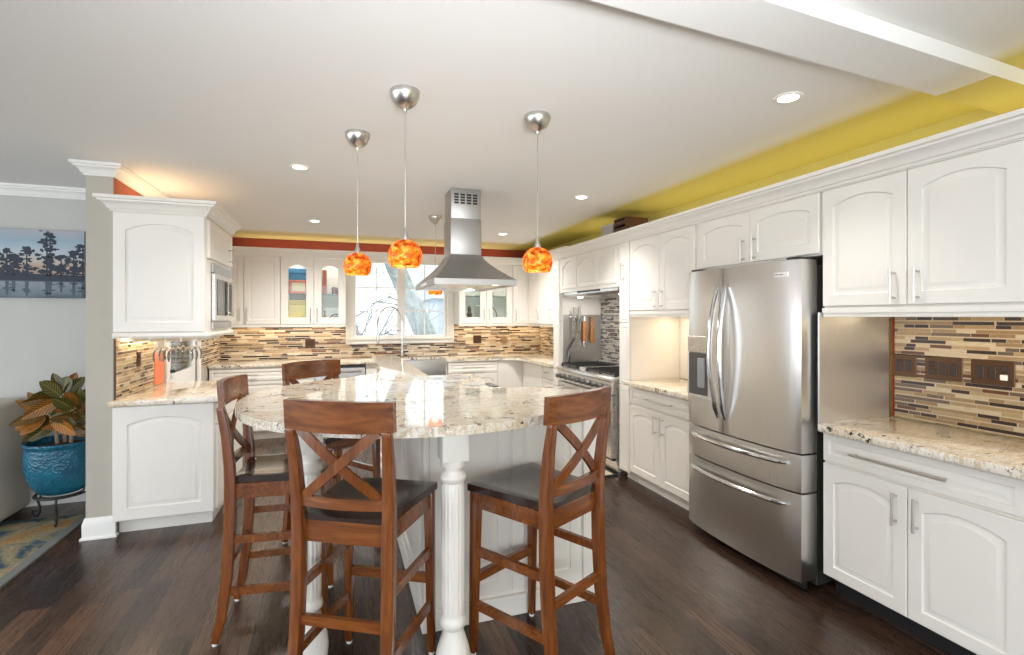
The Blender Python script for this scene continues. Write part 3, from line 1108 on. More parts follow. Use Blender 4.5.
def knife(x, label, dz):
    t = thing('kitchen_knife', label, 'knife', (x, ut_y - 0.052, 1.42 + dz))
    bm = NB()
    prism(bm, [(-0.018, -0.02), (0.016, -0.02), (0.014, -0.16), (-0.002, -0.21), (-0.016, -0.15)], -0.0012, 0.0012, 'xz')
    obj('blade', bm, M['chrome'], t, smooth=False)
    bm = NB()
    box(bm, -0.014, 0.014, -0.008, 0.008, -0.02, 0.14, 0.006, 2)
    obj('grip', bm, M['grey_plastic'], t)


knife(2.585, 'left of two hanging knives with grey grips over the range', 0.03)
knife(2.655, 'right of two hanging knives with grey grips over the range', 0.05)
t = thing('turner', 'big steel turner with wide curved blade hanging beside the range', 'utensil', (2.635, ut_y - 0.036, 1.45))
bm = NB()
strip(bm, [(0.03, 0, 0.02), (0.02, -0.004, -0.12), (-0.01, -0.004, -0.24)], [0.018, 0.018, 0.03], 0.003, (1, 0, 0))
obj('grip', bm, M['chrome'], t, smooth=False)
bm = NB()
prism(bm, [(-0.03, -0.24), (0.02, -0.22), (0.045, -0.30), (0.0, -0.37), (-0.08, -0.40), (-0.10, -0.50), (-0.13, -0.50), (-0.11, -0.36)], -0.006, -0.002, 'xz')
obj('blade', bm, M['chrome'], t, smooth=False)
t = thing('spatula', 'orange handled spatula hanging from the rail beside the range', 'utensil', (2.73, ut_y - 0.036, 1.45))
bm = NB()
box(bm, -0.022, 0.022, -0.012, 0.012, -0.26, -0.02, 0.008, 2)
obj('grip', bm, M['wood_spoon'], t)
bm = NB()
tube(bm, [(0, 0, 0.03), (0, 0, -0.03)], 0.009, 8)
obj('hanging_loop', bm, M['chrome'], t)
obj('ferrule', bx(-0.016, 0.016, -0.008, 0.008, -0.32, -0.2605, bev=0.004), M['chrome'], t)
t = thing('wooden_spatula', 'flat pale orange wooden spatula at the right end of rail', 'utensil', (2.83, ut_y - 0.036, 1.45))
bm = NB()
prism(bm, [(-0.012, 0.03), (0.012, 0.03), (0.016, -0.1), (0.026, -0.16), (0.024, -0.28), (-0.024, -0.28), (-0.022, -0.16), (-0.014, -0.1)], -0.004, 0.004, 'xz', 0.002)
obj('blade', bm, M['wood_spoon'], t)

# mat in front of the range
o = obj('floor_mat', bx(1.86, 2.44, 4.07, 5.20, 0.0005, 0.012, bev=0.005), plain('beige_mat', (0.52, 0.45, 0.36), 0.9))
tag(o, 'beige anti fatigue mat lying in front of the range', 'mat')
bm = NB()
for a in ((1.85, 2.445, 4.055, 4.085), (1.85, 2.445, 5.185, 5.215), (1.85, 1.88, 4.085, 5.185), (2.42, 2.445, 4.085, 5.185)):
    box(bm, a[0], a[1], a[2], a[3], 0.0008, 0.0135)
obj('mat_border', bm, M['rubber'], o, smooth=False)

# ------------------------------------------------------------------ back run
YC = YB - 0.62        # carcass front of the base units
YU = YB - 0.33        # carcass front of the wall units
BD = YB - YC - 0.002

t = thing('drawer_cabinet', 'white three drawer base cabinet at left end of back wall', 'cabinet', (XL + 0.013, YC, 0))
w = 0.835
obj('cabinet_body', carcass(w, BD, 0, 0.876), M['cabinet'], t, smooth=False)
for z0, z1 in ((0.718, 0.862), (0.42, 0.708), (0.115, 0.41)):
    add_door(t, 0.004, w - 0.004, z0, z1, (w / 2, (z0 + z1) / 2, False), 'drawer', 0.0, 0.036, L=0.2)
t = thing('base_cabinet', 'narrow white base cabinet between drawers and dishwasher on back wall', 'cabinet', (-0.58, YC, 0))
w = 0.30
obj('cabinet_body', carcass(w, BD, 0, 0.876), M['cabinet'], t, smooth=False)
add_door(t, 0.004, w - 0.004, 0.718, 0.862, (w / 2, 0.79, False), 'drawer', 0.0, 0.034, L=0.12)
add_door(t, 0.004, w - 0.004, 0.115, 0.704, (w - 0.04, 0.6, True))
t = thing('dishwasher', 'stainless dishwasher in the back run left of the sink', 'dishwasher', (-0.276, YC, 0))
obj('dishwasher_body', carcass(0.60, BD, 0, 0.872), M['black'], t, smooth=False)
dd = obj('dishwasher_door', bx(0.004, 0.596, -0.025, 0.0, 0.11, 0.865, bev=0.004), M['steel'], t)
obj('control_strip', bx(0.006, 0.594, -0.027, -0.02, 0.835, 0.868), M['black'], dd)
bm = NB()
tube(bm, [(0.05, -0.065, 0.79), (0.55, -0.065, 0.79)], 0.010, 8)
for x in (0.08, 0.52):
    tube(bm, [(x, -0.025, 0.79), (x, -0.065, 0.79)], 0.007, 8)
obj('handle', bm, M['chrome'], dd)
# sink base + apron sink
t = thing('base_cabinet', 'white sink base cabinet under the apron sink below the window', 'cabinet', (0.33, YC, 0))
w = 1.05
bm = NB()
box(bm, 0, w, 0.001, BD, 0.105, 0.62)
box(bm, 0.002, w - 0.002, 0.07, BD, 0, 0.105)
box(bm, 0, 0.18, 0.001, BD, 0.62, 0.876)
box(bm, w - 0.02, w, 0.001, BD, 0.62, 0.876)
obj('cabinet_body', bm, M['cabinet'], t, smooth=False)
add_door(t, 0.004, w / 2 - 0.002, 0.115, 0.60, (w / 2 - 0.04, 0.52, True))
add_door(t, w / 2 + 0.002, w - 0.004, 0.115, 0.60, (w / 2 + 0.04, 0.52, True))
sk = thing('apron_sink', 'stainless apron front sink in the back counter under the window', 'sink', (0.52, YC, 0))
bm = NB()
sw = 0.835
box(bm, 0, sw, -0.035, -0.01, 0.65, 0.906, 0.006, 2)
box(bm, 0, 0.012, -0.01, 0.42, 0.65, 0.874)
box(bm, sw - 0.012, sw, -0.01, 0.42, 0.65, 0.874)
box(bm, 0.012, sw - 0.012, 0.408, 0.42, 0.65, 0.874)
box(bm, 0.012, sw - 0.012, -0.01, 0.408, 0.65, 0.662)
obj('basin', bm, M['steel_hood'], sk)
obj('drain', lathe(NB(), [(0.045, 0.662), (0.045, 0.665), (0.02, 0.664)], 20, (sw / 2, 0.22)), M['chrome'], sk)
# right of sink
t = thing('base_cabinet', 'white base cabinet right of the apron sink on back wall', 'cabinet', (1.385, YC, 0))
w = 0.86
obj('cabinet_body', carcass(w, BD, 0, 0.876), M['cabinet'], t, smooth=False)
add_door(t, 0.004, 0.70, 0.718, 0.862, (0.35, 0.79, False), 'drawer', 0.0, 0.034, L=0.32)
add_door(t, 0.004, 0.35, 0.115, 0.704, (0.31, 0.6, True))
add_door(t, 0.354, 0.70, 0.115, 0.704, (0.394, 0.6, True))
obj('filler_stile', bx(0.706, 1.064, -0.018, 0.0, 0.0, 0.876, bev=0.002), M['cabinet'], t)
# corner + drawers on the right run beyond the range
t = thing('corner_cabinet', 'white corner base cabinet between back run and range', 'cabinet', (XF, 6.62, 0), RZ)
obj('cabinet_body', carcass(0.78, DEP, 0, 0.876), M['cabinet'], t, smooth=False)
obj('door', bx(0.10, 0.776, -0.02, 0.0, 0.115, 0.862, bev=0.003), M['cabinet'], t)
t = thing('drawer_cabinet', 'narrow white three drawer cabinet just left of the range', 'cabinet', (XF, 5.835, 0), RZ)
w = 0.33
obj('cabinet_body', carcass(w, DEP, 0, 0.876), M['cabinet'], t, smooth=False)
for z0, z1 in ((0.718, 0.862), (0.42, 0.708), (0.115, 0.41)):
    add_door(t, 0.004, w - 0.004, z0, z1, (w / 2, (z0 + z1) / 2, False), 'drawer', 0.0, 0.036, L=0.12)
# one continuous L-shaped worktop with the sink cut-out
yf_ = YC - 0.035
SX0, SX1 = 0.516, 1.360
counter('countertop', 'long cream granite countertop along the back wall turning towards the range',
        [(XL + 0.012, yf_), (SX0, yf_), (SX0, YC + 0.43), (SX1, YC + 0.43), (SX1, yf_), (2.20, yf_), (2.29, yf_ - 0.03), (2.35, yf_ - 0.10), (2.372, yf_ - 0.2), (2.372, 5.503), (XR - 0.012, 5.503), (XR - 0.012, YB - 0.012), (XL + 0.012, YB - 0.012)], 0.877, 0.914)
bm = NB()
box(bm, XL + 0.012, 0.0915, YB - 0.011, YB - 0.001, 0.915, 1.345)
box(bm, 0.0915, 1.6055, YB - 0.011, YB - 0.001, 0.915, 1.098)
box(bm, 1.6055, XR - 0.012, YB - 0.011, YB - 0.001, 0.915, 1.345)
o = obj('tile_backsplash', bm, M['tile_b'], smooth=False)
o2 = obj('tile_backsplash', bx(XR - 0.011, XR - 0.001, 5.505, YB - 0.013, 0.915, 1.344), M['tile_l'], smooth=False)
tag(o2, 'mosaic tile return in the back right corner beyond the range', 'backsplash')
tag(o, 'long brown and cream mosaic tile backsplash along the back wall', 'backsplash')
for lab, x, z in (('bronze outlet plate on back tiles left of the window', -0.36, 1.12), ('bronze outlet plate on back tiles right of the window', 1.96, 1.14)):
    outlet(lab, (x, YB - 0.011, z), 0, 2, 'oo')
# small star-shaped plaque on the tiles
bm = NB()
sp = [(math.cos(PI / 2 + PI * k / 8) * (0.075 if k % 2 == 0 else 0.04), math.sin(PI / 2 + PI * k / 8) * (0.075 if k % 2 == 0 else 0.04)) for k in range(16)]
prism(bm, [(2.38 + a, 1.13 + b) for a, b in sp], YB - 0.022, YB - 0.0115, 'xz', 0.002)
o = obj('star_plaque', bm, plain('dull_bronze', (0.30, 0.20, 0.12), 0.4, 0.3))
tag(o, 'small bronze star plaque on the back tiles right of the outlet', 'ornament')

# ---- faucet
fx, fy = 0.835, YB - 0.165
fc = thing('faucet', 'tall spring neck kitchen faucet behind the apron sink', 'faucet', (fx, fy, 0.914))
obj('faucet_base', lathe(NB(), [(0.028, 0.001), (0.028, 0.02), (0.018, 0.03), (0.018, 0.16), (0.014, 0.17)], 20), M['chrome'], fc)
dx, dy = -0.335, -0.14
q = [(0, 0, 0.15), (0, 0, 0.40)]
for k in range(13):
    a = PI * k / 12
    u = (1 - math.cos(a)) / 2
    q.append((dx * u, dy * u, 0.48 + 0.22 * math.sin(a)))
q += [(dx, dy, 0.42), (dx, dy, 0.33)]
bm = NB()
tube(bm, q, 0.011, 10)
obj('spring_neck', bm, M['chrome'], fc)
bm = NB()
tube(bm, [(dx, dy, 0.34), (dx, dy, 0.29), (dx, dy, 0.20)], [0.013, 0.018, 0.016], 12)
obj('spray_head', bm, M['chrome'], fc)
bm = NB()
tube(bm, [(0, 0, 0.37), (dx, dy, 0.37)], 0.006, 8)
obj('holder_arm', bm, M['chrome'], fc)
bm = NB()
tube(bm, [(0.0, 0, 0.11), (0.05, -0.02, 0.12), (0.085, -0.03, 0.20)], [0.010, 0.008, 0.006], 8)
obj('lever', bm, M['chrome'], fc)
sd = thing('soap_dispenser', 'small chrome soap pump right of the faucet', 'dispenser', (1.12, fy, 0.914))
obj('pump_body', lathe(NB(), [(0.02, 0.001), (0.02, 0.01), (0.010, 0.02), (0.010, 0.09)], 14), M['chrome'], sd)
bm = NB()
tube(bm, [(0, 0, 0.09), (0, -0.07, 0.10)], 0.006, 8)
obj('spout', bm, M['chrome'], sd)

# ---- wall cabinets on the back wall
BZ0, BZ1 = 1.345, 2.265


def back_upper(label, x0, w, doors, glazed):
    t = thing('wall_cabinet', label, 'cabinet', (x0, YU, 0))
    d = YB - YU - 0.002
    if glazed:
        obj('cabinet_body', open_carcass(w, d, BZ0 + 0.02, BZ1), M['inside'], t, smooth=False)
        obj('shelf', bx(0.02, w - 0.02, 0.02, d - 0.012, 1.768, 1.776), M['shelf_glass'], t, smooth=False)
        n = len(doors)
        if n > 1:
            obj('divider', bx(w / 2 - 0.008, w / 2 + 0.008, 0.003, d - 0.012, BZ0 + 0.038, BZ1 - 0.018), M['inside'], t, smooth=False)
    else:
        obj('cabinet_body', carcass(w, d, BZ0 + 0.02, BZ1, toe=False), M['cabinet'], t, smooth=False)
    bm = NB()
    box(bm, 0, w, -0.018, 0.01, BZ0, BZ0 + 0.03, 0.004)
    obj('light_rail', bm, M['cabinet'], t)
    for (a, b, side) in doors:
        px = b - 0.04 if side == 'r' else a + 0.04
        add_door(t, a + 0.003, b - 0.003, BZ0 + 0.035, BZ1 - 0.035, (px, BZ0 + 0.16, True), 'door', 0.04 if glazed else 0.0, 0.085 if glazed else 0.06, glazed, 0.17)
    return t


back_upper('white two door wall cabinet in the back corner beside the microwave', -1.42, 0.726, [(0.0, 0.315, 'r'), (0.315, 0.726, 'l')], False)
back_upper('white wall cabinet with two glazed doors left of the window', -0.692, 0.784, [(0.0, 0.392, 'r'), (0.392, 0.784, 'l')], True)
back_upper('white wall cabinet with two glazed doors right of the window', 1.605, 0.80, [(0.0, 0.40, 'r'), (0.40, 0.80, 'l')], True)
back_upper('white single door wall cabinet in the back right corner', 2.41, 0.555, [(0.0, 0.36, 'l')], False)
t = thing('wall_cabinet', 'shallow white wall cabinet between back corner and tall pull-out', 'cabinet', (2.66, 6.90, 0), RZ)
obj('cabinet_body', carcass(1.39, XR - 2.662, BZ0, BZ1, toe=False), M['cabinet'], t, smooth=False)
for k in range(3):
    add_door(t, 0.02 + k * 0.45, 0.465 + k * 0.45, BZ0 + 0.035, BZ1 - 0.035, (0.42 + k * 0.45, BZ0 + 0.17, True), 'door', 0.0, 0.06)
# white crown on top of the back cabinets, bridging over the window
bm = NB()
moulding(bm, [(-1.42, YU - 0.018), (2.642, YU - 0.018), (2.642, 5.51)], crown_prof(BZ1 - 0.03, 0.10, 0.06))
struct('trim_5', bm, M['cabinet'])
bm = NB()
box(bm, 0.094, 1.603, YU - 0.016, YU + 0.01, BZ1 - 0.03, BZ1 + 0.06)
struct('trim_6', bm, M['cabinet'])

# ---- what stands behind the glass doors


def cm(name, c, r=0.5):
    return plain(name, c, r)


def book(label, x, y, z, w, d, h, col, group=None, tilt=0):
    t = thing('book', label, 'book', (x, y, z), tilt, group)
    m = cm('book_cover', col)
    bm = NB()
    box(bm, 0, 0.004, 0, d, 0, h)
    box(bm, w - 0.004, w, 0, d, 0, h)
    box(bm, 0.004, w - 0.004, 0, 0.004, 0, h)
    obj('cover', bm, m, t, smooth=False)
    obj('pages', bx(0.004, w - 0.004, 0.004, d - 0.004, 0.004, h - 0.004), M['white_plastic'], t, smooth=False)
    return t


def tin(label, x, y, z, w, d, h, col, name='box', lidcol=None, cat='box'):
    t = thing(name, label, cat, (x, y, z))
    obj('body', bx(0, w, 0, d, 0, h * 0.8, bev=0.004), cm('box_board', col), t)
    obj('lid', bx(-0.003, w + 0.003, -0.003, d + 0.003, h * 0.8 + 0.0005, h, bev=0.004), cm('lid_board', lidcol or col), t)
    return t


zs1, zs2 = BZ0 + 0.0385, 1.7765
tin('deep blue box at the back of the top glazed shelf left of window', -0.62, YU + 0.16, zs2, 0.24, 0.12, 0.33, (0.02, 0.14, 0.28))
pf = thing('picture_frame', 'small coral framed picture leaning on the top glazed shelf', 'frame', (-0.60, YU + 0.10, zs2))
bm = NB()
for a in ((0, 0.22, 0, 0.03), (0, 0.22, 0.145, 0.175), (0, 0.03, 0.03, 0.145), (0.19, 0.22, 0.03, 0.145)):
    box(bm, a[0], a[1], 0, 0.02, a[2], a[3], 0.003)
obj('frame', bm, cm('coral_frame', (0.75, 0.17, 0.10)), pf)
obj('mount', bx(0.03, 0.19, 0.008, 0.014, 0.03, 0.145), cm('cream_card', (0.80, 0.70, 0.5)), pf, smooth=False)
t = thing('jar', 'tiny dark jar on the top glazed shelf left of the window', 'jar', (-0.352, YU + 0.08, zs2))
obj('jar_body', lathe(NB(), [(0.016, 0.0), (0.020, 0.01), (0.020, 0.035), (0.012, 0.045)], 14), cm('dark_glaze', (0.02, 0.02, 0.04), 0.2), t)
obj('stopper', lathe(NB(), [(0.012, 0.0455), (0.010, 0.058)], 12), M['iron'], t)
tin('large pale yellow box on the bottom glazed shelf left of the window', -0.605, YU + 0.10, zs1, 0.205, 0.16, 0.31, (0.72, 0.58, 0.16), lidcol=(0.62, 0.47, 0.10))
tin('short bright yellow tin in front of the pale yellow box', -0.60, YU + 0.035, zs1, 0.16, 0.055, 0.115, (0.82, 0.60, 0.07), 'tin', cat='tin')
book('teal book standing beside the yellow box in the glazed cabinet', -0.385, YU + 0.06, zs1, 0.045, 0.2, 0.27, (0.03, 0.22, 0.26))
book('rust red book standing on the top shelf of the second glazed door', -0.200, YU + 0.06, zs2, 0.05, 0.2, 0.31, (0.45, 0.10, 0.04))
t = thing('mug', 'small brown mug on the top shelf of the second glazed door', 'mug', (-0.05, YU + 0.12, zs2))
obj('cup', lathe(NB(), [(0.03, 0.0), (0.036, 0.005), (0.038, 0.09), (0.034, 0.09), (0.031, 0.008)], 18), cm('brown_glaze', (0.20, 0.07, 0.04), 0.25), t)
bm = NB()
tube(bm, [(0.036, 0, 0.072), (0.062, 0, 0.066), (0.066, 0, 0.04), (0.036, 0, 0.02)], 0.006, 8)
obj('handle', bm, cm('brown_glaze_handle', (0.20, 0.07, 0.04), 0.25), t)
t = thing('serving_bowl', 'cream serving bowl beside the brown mug behind glass', 'bowl', (0.028, YU + 0.2, zs2))
obj('bowl_body', lathe(NB(), [(0.03, 0.0), (0.035, 0.012), (0.06, 0.05), (0.072, 0.075), (0.068, 0.075), (0.05, 0.045), (0.02, 0.014)], 24), cm('cream_glaze', (0.8, 0.7, 0.55), 0.25), t)
t = thing('napkin_holder', 'black arched openwork napkin holder on the bottom glazed shelf', 'napkin holder', (-0.03, YU + 0.10, zs1))
bm = NB()
for r in (0.10, 0.072, 0.044):
    tube(bm, [(r * math.cos(PI * k / 12), 0, 0.01 + r * 1.2 * math.sin(PI * k / 12)) for k in range(13)], 0.006, 6)
for k in range(2, 11, 2):
    a = PI * k / 12
    tube(bm, [(0.044 * math.cos(a), 0, 0.01 + 0.053 * math.sin(a)), (0.10 * math.cos(a), 0, 0.01 + 0.12 * math.sin(a))], 0.004, 6)
obj('scroll_panel', bm, M['iron'], t)
obj('holder_base', bx(-0.105, 0.105, -0.03, 0.03, 0.0, 0.01, bev=0.002), M['iron'], t)
t = thing('bottle', 'slim amber bottle beside the black napkin holder', 'bottle', (-0.172, YU + 0.06, zs1))
obj('bottle_body', lathe(NB(), [(0.022, 0.0), (0.024, 0.01), (0.024, 0.09), (0.010, 0.12), (0.010, 0.155)], 16), cm('amber_liquid', (0.30, 0.12, 0.03), 0.15), t)
obj('cap', lathe(NB(), [(0.012, 0.1555), (0.012, 0.175)], 12), M['iron'], t)
for x_ in (-0.50, -0.10, 1.80, 2.20):
    area_light('cabinet_fill', (x_, YU + 0.10, BZ1 - 0.03), (0, 0, 0), 0.1, 0.1, 0.9, (1, 0.93, 0.82))  # added fill lights that brighten the shelves behind the glass
# right glazed cabinet
t = thing('figurine', 'dark seated figurine in the glazed cabinet right of the window', 'figurine', (1.79, YU + 0.12, zs1))
obj('figure', lathe(NB(), [(0.055, 0.021), (0.05, 0.05), (0.032, 0.10), (0.042, 0.13), (0.022, 0.17), (0.03, 0.195), (0.022, 0.225), (0.006, 0.25)], 16), cm('dark_wood_figure', (0.08, 0.05, 0.03), 0.4), t)
obj('plinth', bx(-0.06, 0.06, -0.05, 0.05, 0.0, 0.02), cm('brown_plinth', (0.16, 0.08, 0.05)), t)
t = thing('basket', 'small red basket with hoop handle in the right glazed cabinet', 'basket', (2.13, YU + 0.12, zs1))
obj('basket_body', lathe(NB(), [(0.06, 0.0), (0.085, 0.06), (0.080, 0.06), (0.055, 0.006)], 20), cm('red_wicker', (0.35, 0.10, 0.06), 0.7), t)
bm = NB()
tube(bm, [(0.08 * math.cos(PI * k / 12), 0, 0.055 + 0.17 * math.sin(PI * k / 12)) for k in range(13)], 0.007, 6)
obj('handle', bm, cm('dark_wicker', (0.12, 0.07, 0.04), 0.7), t)
t = thing('dish', 'small red dish beside the hoop handled basket behind glass', 'dish', (2.29, YU + 0.12, zs1))
obj('dish_body', lathe(NB(), [(0.03, 0.0), (0.05, 0.035), (0.046, 0.035), (0.02, 0.006)], 18), cm('red_glaze', (0.30, 0.08, 0.05), 0.3), t)
t = thing('candle_holder', 'small tan candle holder on the top right glazed shelf', 'candle holder', (2.12, YU + 0.12, zs2))
obj('holder_body', lathe(NB(), [(0.045, 0.0), (0.045, 0.012), (0.02, 0.02), (0.02, 0.03), (0.04, 0.04), (0.04, 0.05)], 18), cm('tan_clay', (0.42, 0.30, 0.16)), t)

# ------------------------------------------------------------------ left run
LX = -0.83
t = thing('base_cabinet', 'white base cabinet with arched end panel beside the grey wall end', 'cabinet', (XL + 0.001, 4.045, 0))
lw = LX - XL
bm = NB()
box(bm, 0, lw, 0.001, 0.96, 0.105, 0.876)
box(bm, 0.012, lw - 0.03, 0.07, 0.96, 0.0, 0.105)
obj('cabinet_body', bm, M['cabinet'], t, smooth=False)
add_door(t, 0.004, lw - 0.004, 0.105, 0.872, None, 'end_panel', 0.045, 0.08)
bm = NB()
box(bm, lw, lw + 0.02, 0.01, 0.48, 0.115, 0.704, 0.003)
d = obj('door', bm, M['cabinet'], t)
bm = NB()
box(bm, lw, lw + 0.02, 0.486, 0.955, 0.115, 0.704, 0.003)
d = obj('door', bm, M['cabinet'], t)
bm = NB()
box(bm, lw, lw + 0.02, 0.01, 0.955, 0.718, 0.862, 0.003)
d = obj('drawer', bm, M['cabinet'], t)
counter('countertop', 'cream granite countertop under the microwave cabinet beside the grey wall', [(XL - 0.012, 4.0), (LX + 0.035, 4.0), (LX + 0.035, 5.03), (XL + 0.012, 5.03), (XL + 0.012, 4.061), (XL - 0.012, 4.055)], 0.877, 0.914)
o = obj('tile_backsplash', bx(XL + 0.001, XL + 0.011, 4.072, 4.80, 0.915, 1.37), M['tile_l'], smooth=False)
tag(o, 'mosaic tile backsplash under the microwave cabinet on the left', 'backsplash')
o = obj('tile_backsplash', bx(XL + 0.001, XL + 0.011, 6.27, YB - 0.013, 0.915, 1.345), M['tile_l'], smooth=False)
tag(o, 'mosaic tile return in the back left corner beside the door', 'backsplash')
struct('trim_7', bx(XL + 0.001, XL + 0.012, 4.062, 4.071, 0.915, 1.33), M['bronze'], smooth=False)
o = obj('cutting_board', bx(XL + 0.002, XL + 0.022, 4.82, 5.03, 0.9145, 1.17, bev=0.006), M['coral'])
tag(o, 'coral orange board leaning upright at the left tile end', 'board')
outlet('brown outlet plate on the left tiles under the microwave cabinet', (XL + 0.011, 4.47, 1.16), PI / 2, 1, 'o')

# upper with microwave
UX = -0.89
uw = UX - XL
t = thing('wall_cabinet', 'white wall cabinet with arched end panel housing the microwave', 'cabinet', (XL + 0.001, 4.057, 0))
bm = NB()
z0, z1 = 1.36, 2.185
dd_ = 0.86
box(bm, 0, uw, 0.001, 0.15, z0, z1)
box(bm, 0, uw, 0.80, dd_, z0, z1)
box(bm, 0, 0.04, 0.15, 0.80, z0, z1)
box(bm, 0.04, uw, 0.15, 0.80, z0, 1.385)
box(bm, 0.04, uw, 0.15, 0.80, 1.875, z1)
obj('cabinet_body', bm, M['cabinet'], t, smooth=False)
add_door(t, 0.003, uw - 0.003, 1.372, 2.182, None, 'end_panel', 0.05, 0.068)
bm = NB()
moulding(bm, [(0, 0.0), (uw, 0.0), (uw, dd_)], [(0, z0 - 0.03), (0.018, z0 - 0.03), (0.026, z0 - 0.015), (0.018, z0 + 0.006), (0, z0 + 0.006)])
obj('light_rail', bm, M['cabinet'], t)
dm = door_bm(0.80, 0.27, rise=0.0, fr=0.05)
bmesh.ops.transform(dm, matrix=Matrix.Translation((uw, 0.03, 1.90)) @ Matrix.Rotation(PI / 2, 4, 'Z'), verts=dm.verts[:])
dr_ = obj('door', dm, M['cabinet'], t)
pb = pull_bm(0.13, True)
bmesh.ops.transform(pb, matrix=Matrix.Translation((uw, 0.68, 1.985)) @ Matrix.Rotation(PI / 2, 4, 'Z'), verts=pb.verts[:])
obj('handle', pb, M['nickel'], dr_)
mw = thing('microwave', 'built-in stainless microwave in the left wall cabinet', 'microwave', (UX + 0.001, 4.207, 1.386), PI / 2)
obj('microwave_body', bx(0.005, 0.645, 0.0, 0.40, 0.0, 0.488), M['steel'], mw, smooth=False)
bm = NB()
box(bm, 0.0, 0.65, -0.02, 0.0, 0.42, 0.489, 0.003)
obj('trim_strip', bm, M['steel_hood'], mw)
obj('trim_strip', bx(0.0, 0.65, -0.02, 0.0, 0.0, 0.055, bev=0.003), M['steel_hood'], mw)
md = obj('microwave_door', bx(0.01, 0.64, -0.030, -0.001, 0.06, 0.415, bev=0.004), M['steel'], mw)
obj('door_window', bx(0.05, 0.42, -0.033, -0.028, 0.10, 0.375), M['dark_glass'], md)
bm = NB()
tube(bm, [(0.47, -0.06, 0.09), (0.47, -0.06, 0.385)], 0.009, 8)
for z in (0.12, 0.355):
    tube(bm, [(0.47, -0.03, z), (0.47, -0.06, z)], 0.006, 8)
obj('handle', bm, M['chrome'], md)
obj('keypad', bx(0.50, 0.63, -0.033, -0.028, 0.10, 0.375), M['black'], md)
# crown on the left wall cabinet
bm = NB()
moulding(bm, [(XL + 0.001, 4.40), (XL + 0.001, 4.040), (UX + 0.003, 4.040), (UX + 0.003, 4.95)], crown_prof(2.187, 0.095, 0.08))
box(bm, XL + 0.002, UX + 0.004, 4.0405, 4.06, 2.1825, 2.22)
box(bm, UX - 0.02, UX + 0.0025, 4.06, 4.94, 2.1855, 2.22)
struct('trim_8', bm, M['cabinet'])

# stemware hanging upside down under the microwave cabinet
bm = NB()
for k in range(5):
    box(bm, XL + 0.08 + k * 0.095, XL + 0.092 + k * 0.095, 4.14, 4.86, 1.300, 1.329)
rk = obj('stemware_rack', bm, M['cabinet'], smooth=False)
tag(rk, 'white stemware rack under the microwave cabinet', 'rack')
M['wine'] = glass('thin_wine_glass', (0.97, 0.98, 0.98), rough=0.02)
gl = None
gw = ['front left', 'front middle', 'front right', 'middle left', 'middle', 'middle right', 'rear left', 'rear middle', 'rear right']
i = 0
for r_ in range(3):
    for c_ in range(3):
        loc = (XL + 0.133 + c_ * 0.095, 4.50 + r_ * 0.13, 1.315)
        lab = 'upside down wine glass hanging in the %s of the stemware rack' % gw[i]
        if gl is None:
            gl = thing('wine_glass', lab, 'glass', loc, 0, 'wine glasses hanging under the cabinet')
            obj('foot', lathe(NB(), [(0.034, -0.002), (0.034, 0.0), (0.034, 0.002)], 18), M['wine'], gl)
            obj('bowl', lathe(NB(), [(0.004, -0.002), (0.004, -0.07), (0.02, -0.085), (0.038, -0.115), (0.040, -0.15), (0.032, -0.185)], 18, cap=False), M['wine'], gl)
        else:
            dup(gl, loc, 0, lab)
        i += 1

# ------------------------------------------------------------------ island
ZB = 1.067
isl = thing('kitchen_island', 'white kitchen island with raised bar, panelled front and turned posts', 'island', (0, 0, 0))
bm = NB()
box(bm, 0.385, 1.295, 2.355, 2.62, 0.0, 1.0285)
box(bm, 0.385, 0.55, 2.62, 5.40, 0.0, 1.0285)
box(bm, 0.55, 1.195, 2.62, 4.72, 0.10, 0.876)
box(bm, 0.55, 1.13, 2.64, 4.70, 0.0, 0.10)
obj('island_body', bm, M['cabinet'], isl, smooth=False)


def flat_panel(x0, x1, z0, z1, y, fr=0.06):
    """framed recessed panel facing -y at plane y"""
    bm = door_bm(x1 - x0, z1 - z0, t=0.012, rise=0.0, fr=fr)
    bmesh.ops.transform(bm, matrix=Matrix.Translation((x0, y, z0)), verts=bm.verts[:])
    return bm


obj('front_panel', flat_panel(0.40, 0.80, 0.115, 1.02, 2.355), M['cabinet'], isl)
obj('front_panel', flat_panel(0.815, 1.195, 0.115, 1.02, 2.355), M['cabinet'], isl)
obj('corner_stile', bx(1.205, 1.305, 2.337, 2.44, 0.0, 1.0285, bev=0.003), M['cabinet'], isl)
obj('corner_stile', bx(0.375, 0.40, 2.337, 2.44, 0.0, 1.0285, bev=0.003), M['cabinet'], isl)
for k in range(4):
    bm = door_bm(0.68, 0.905, t=0.012, rise=0.0, fr=0.06)
    ya = 2.42 + 0.74 * (k + 1)
    bmesh.ops.transform(bm, matrix=Matrix.Translation((0.385, ya - 0.03, 0.115)) @ Matrix.Rotation(-PI / 2, 4, 'Z'), verts=bm.verts[:])
    obj('side_panel', bm, M['cabinet'], isl)
bm = NB()
box(bm, 0.367, 1.313, 2.329, 2.355, 0.0, 0.10, 0.004)
box(bm, 0.367, 0.385, 2.355, 5.40, 0.0, 0.10, 0.004)
box(bm, 1.295, 1.313, 2.355, 2.62, 0.0, 0.10, 0.004)
obj('baseboard', bm, M['cabinet'], isl)
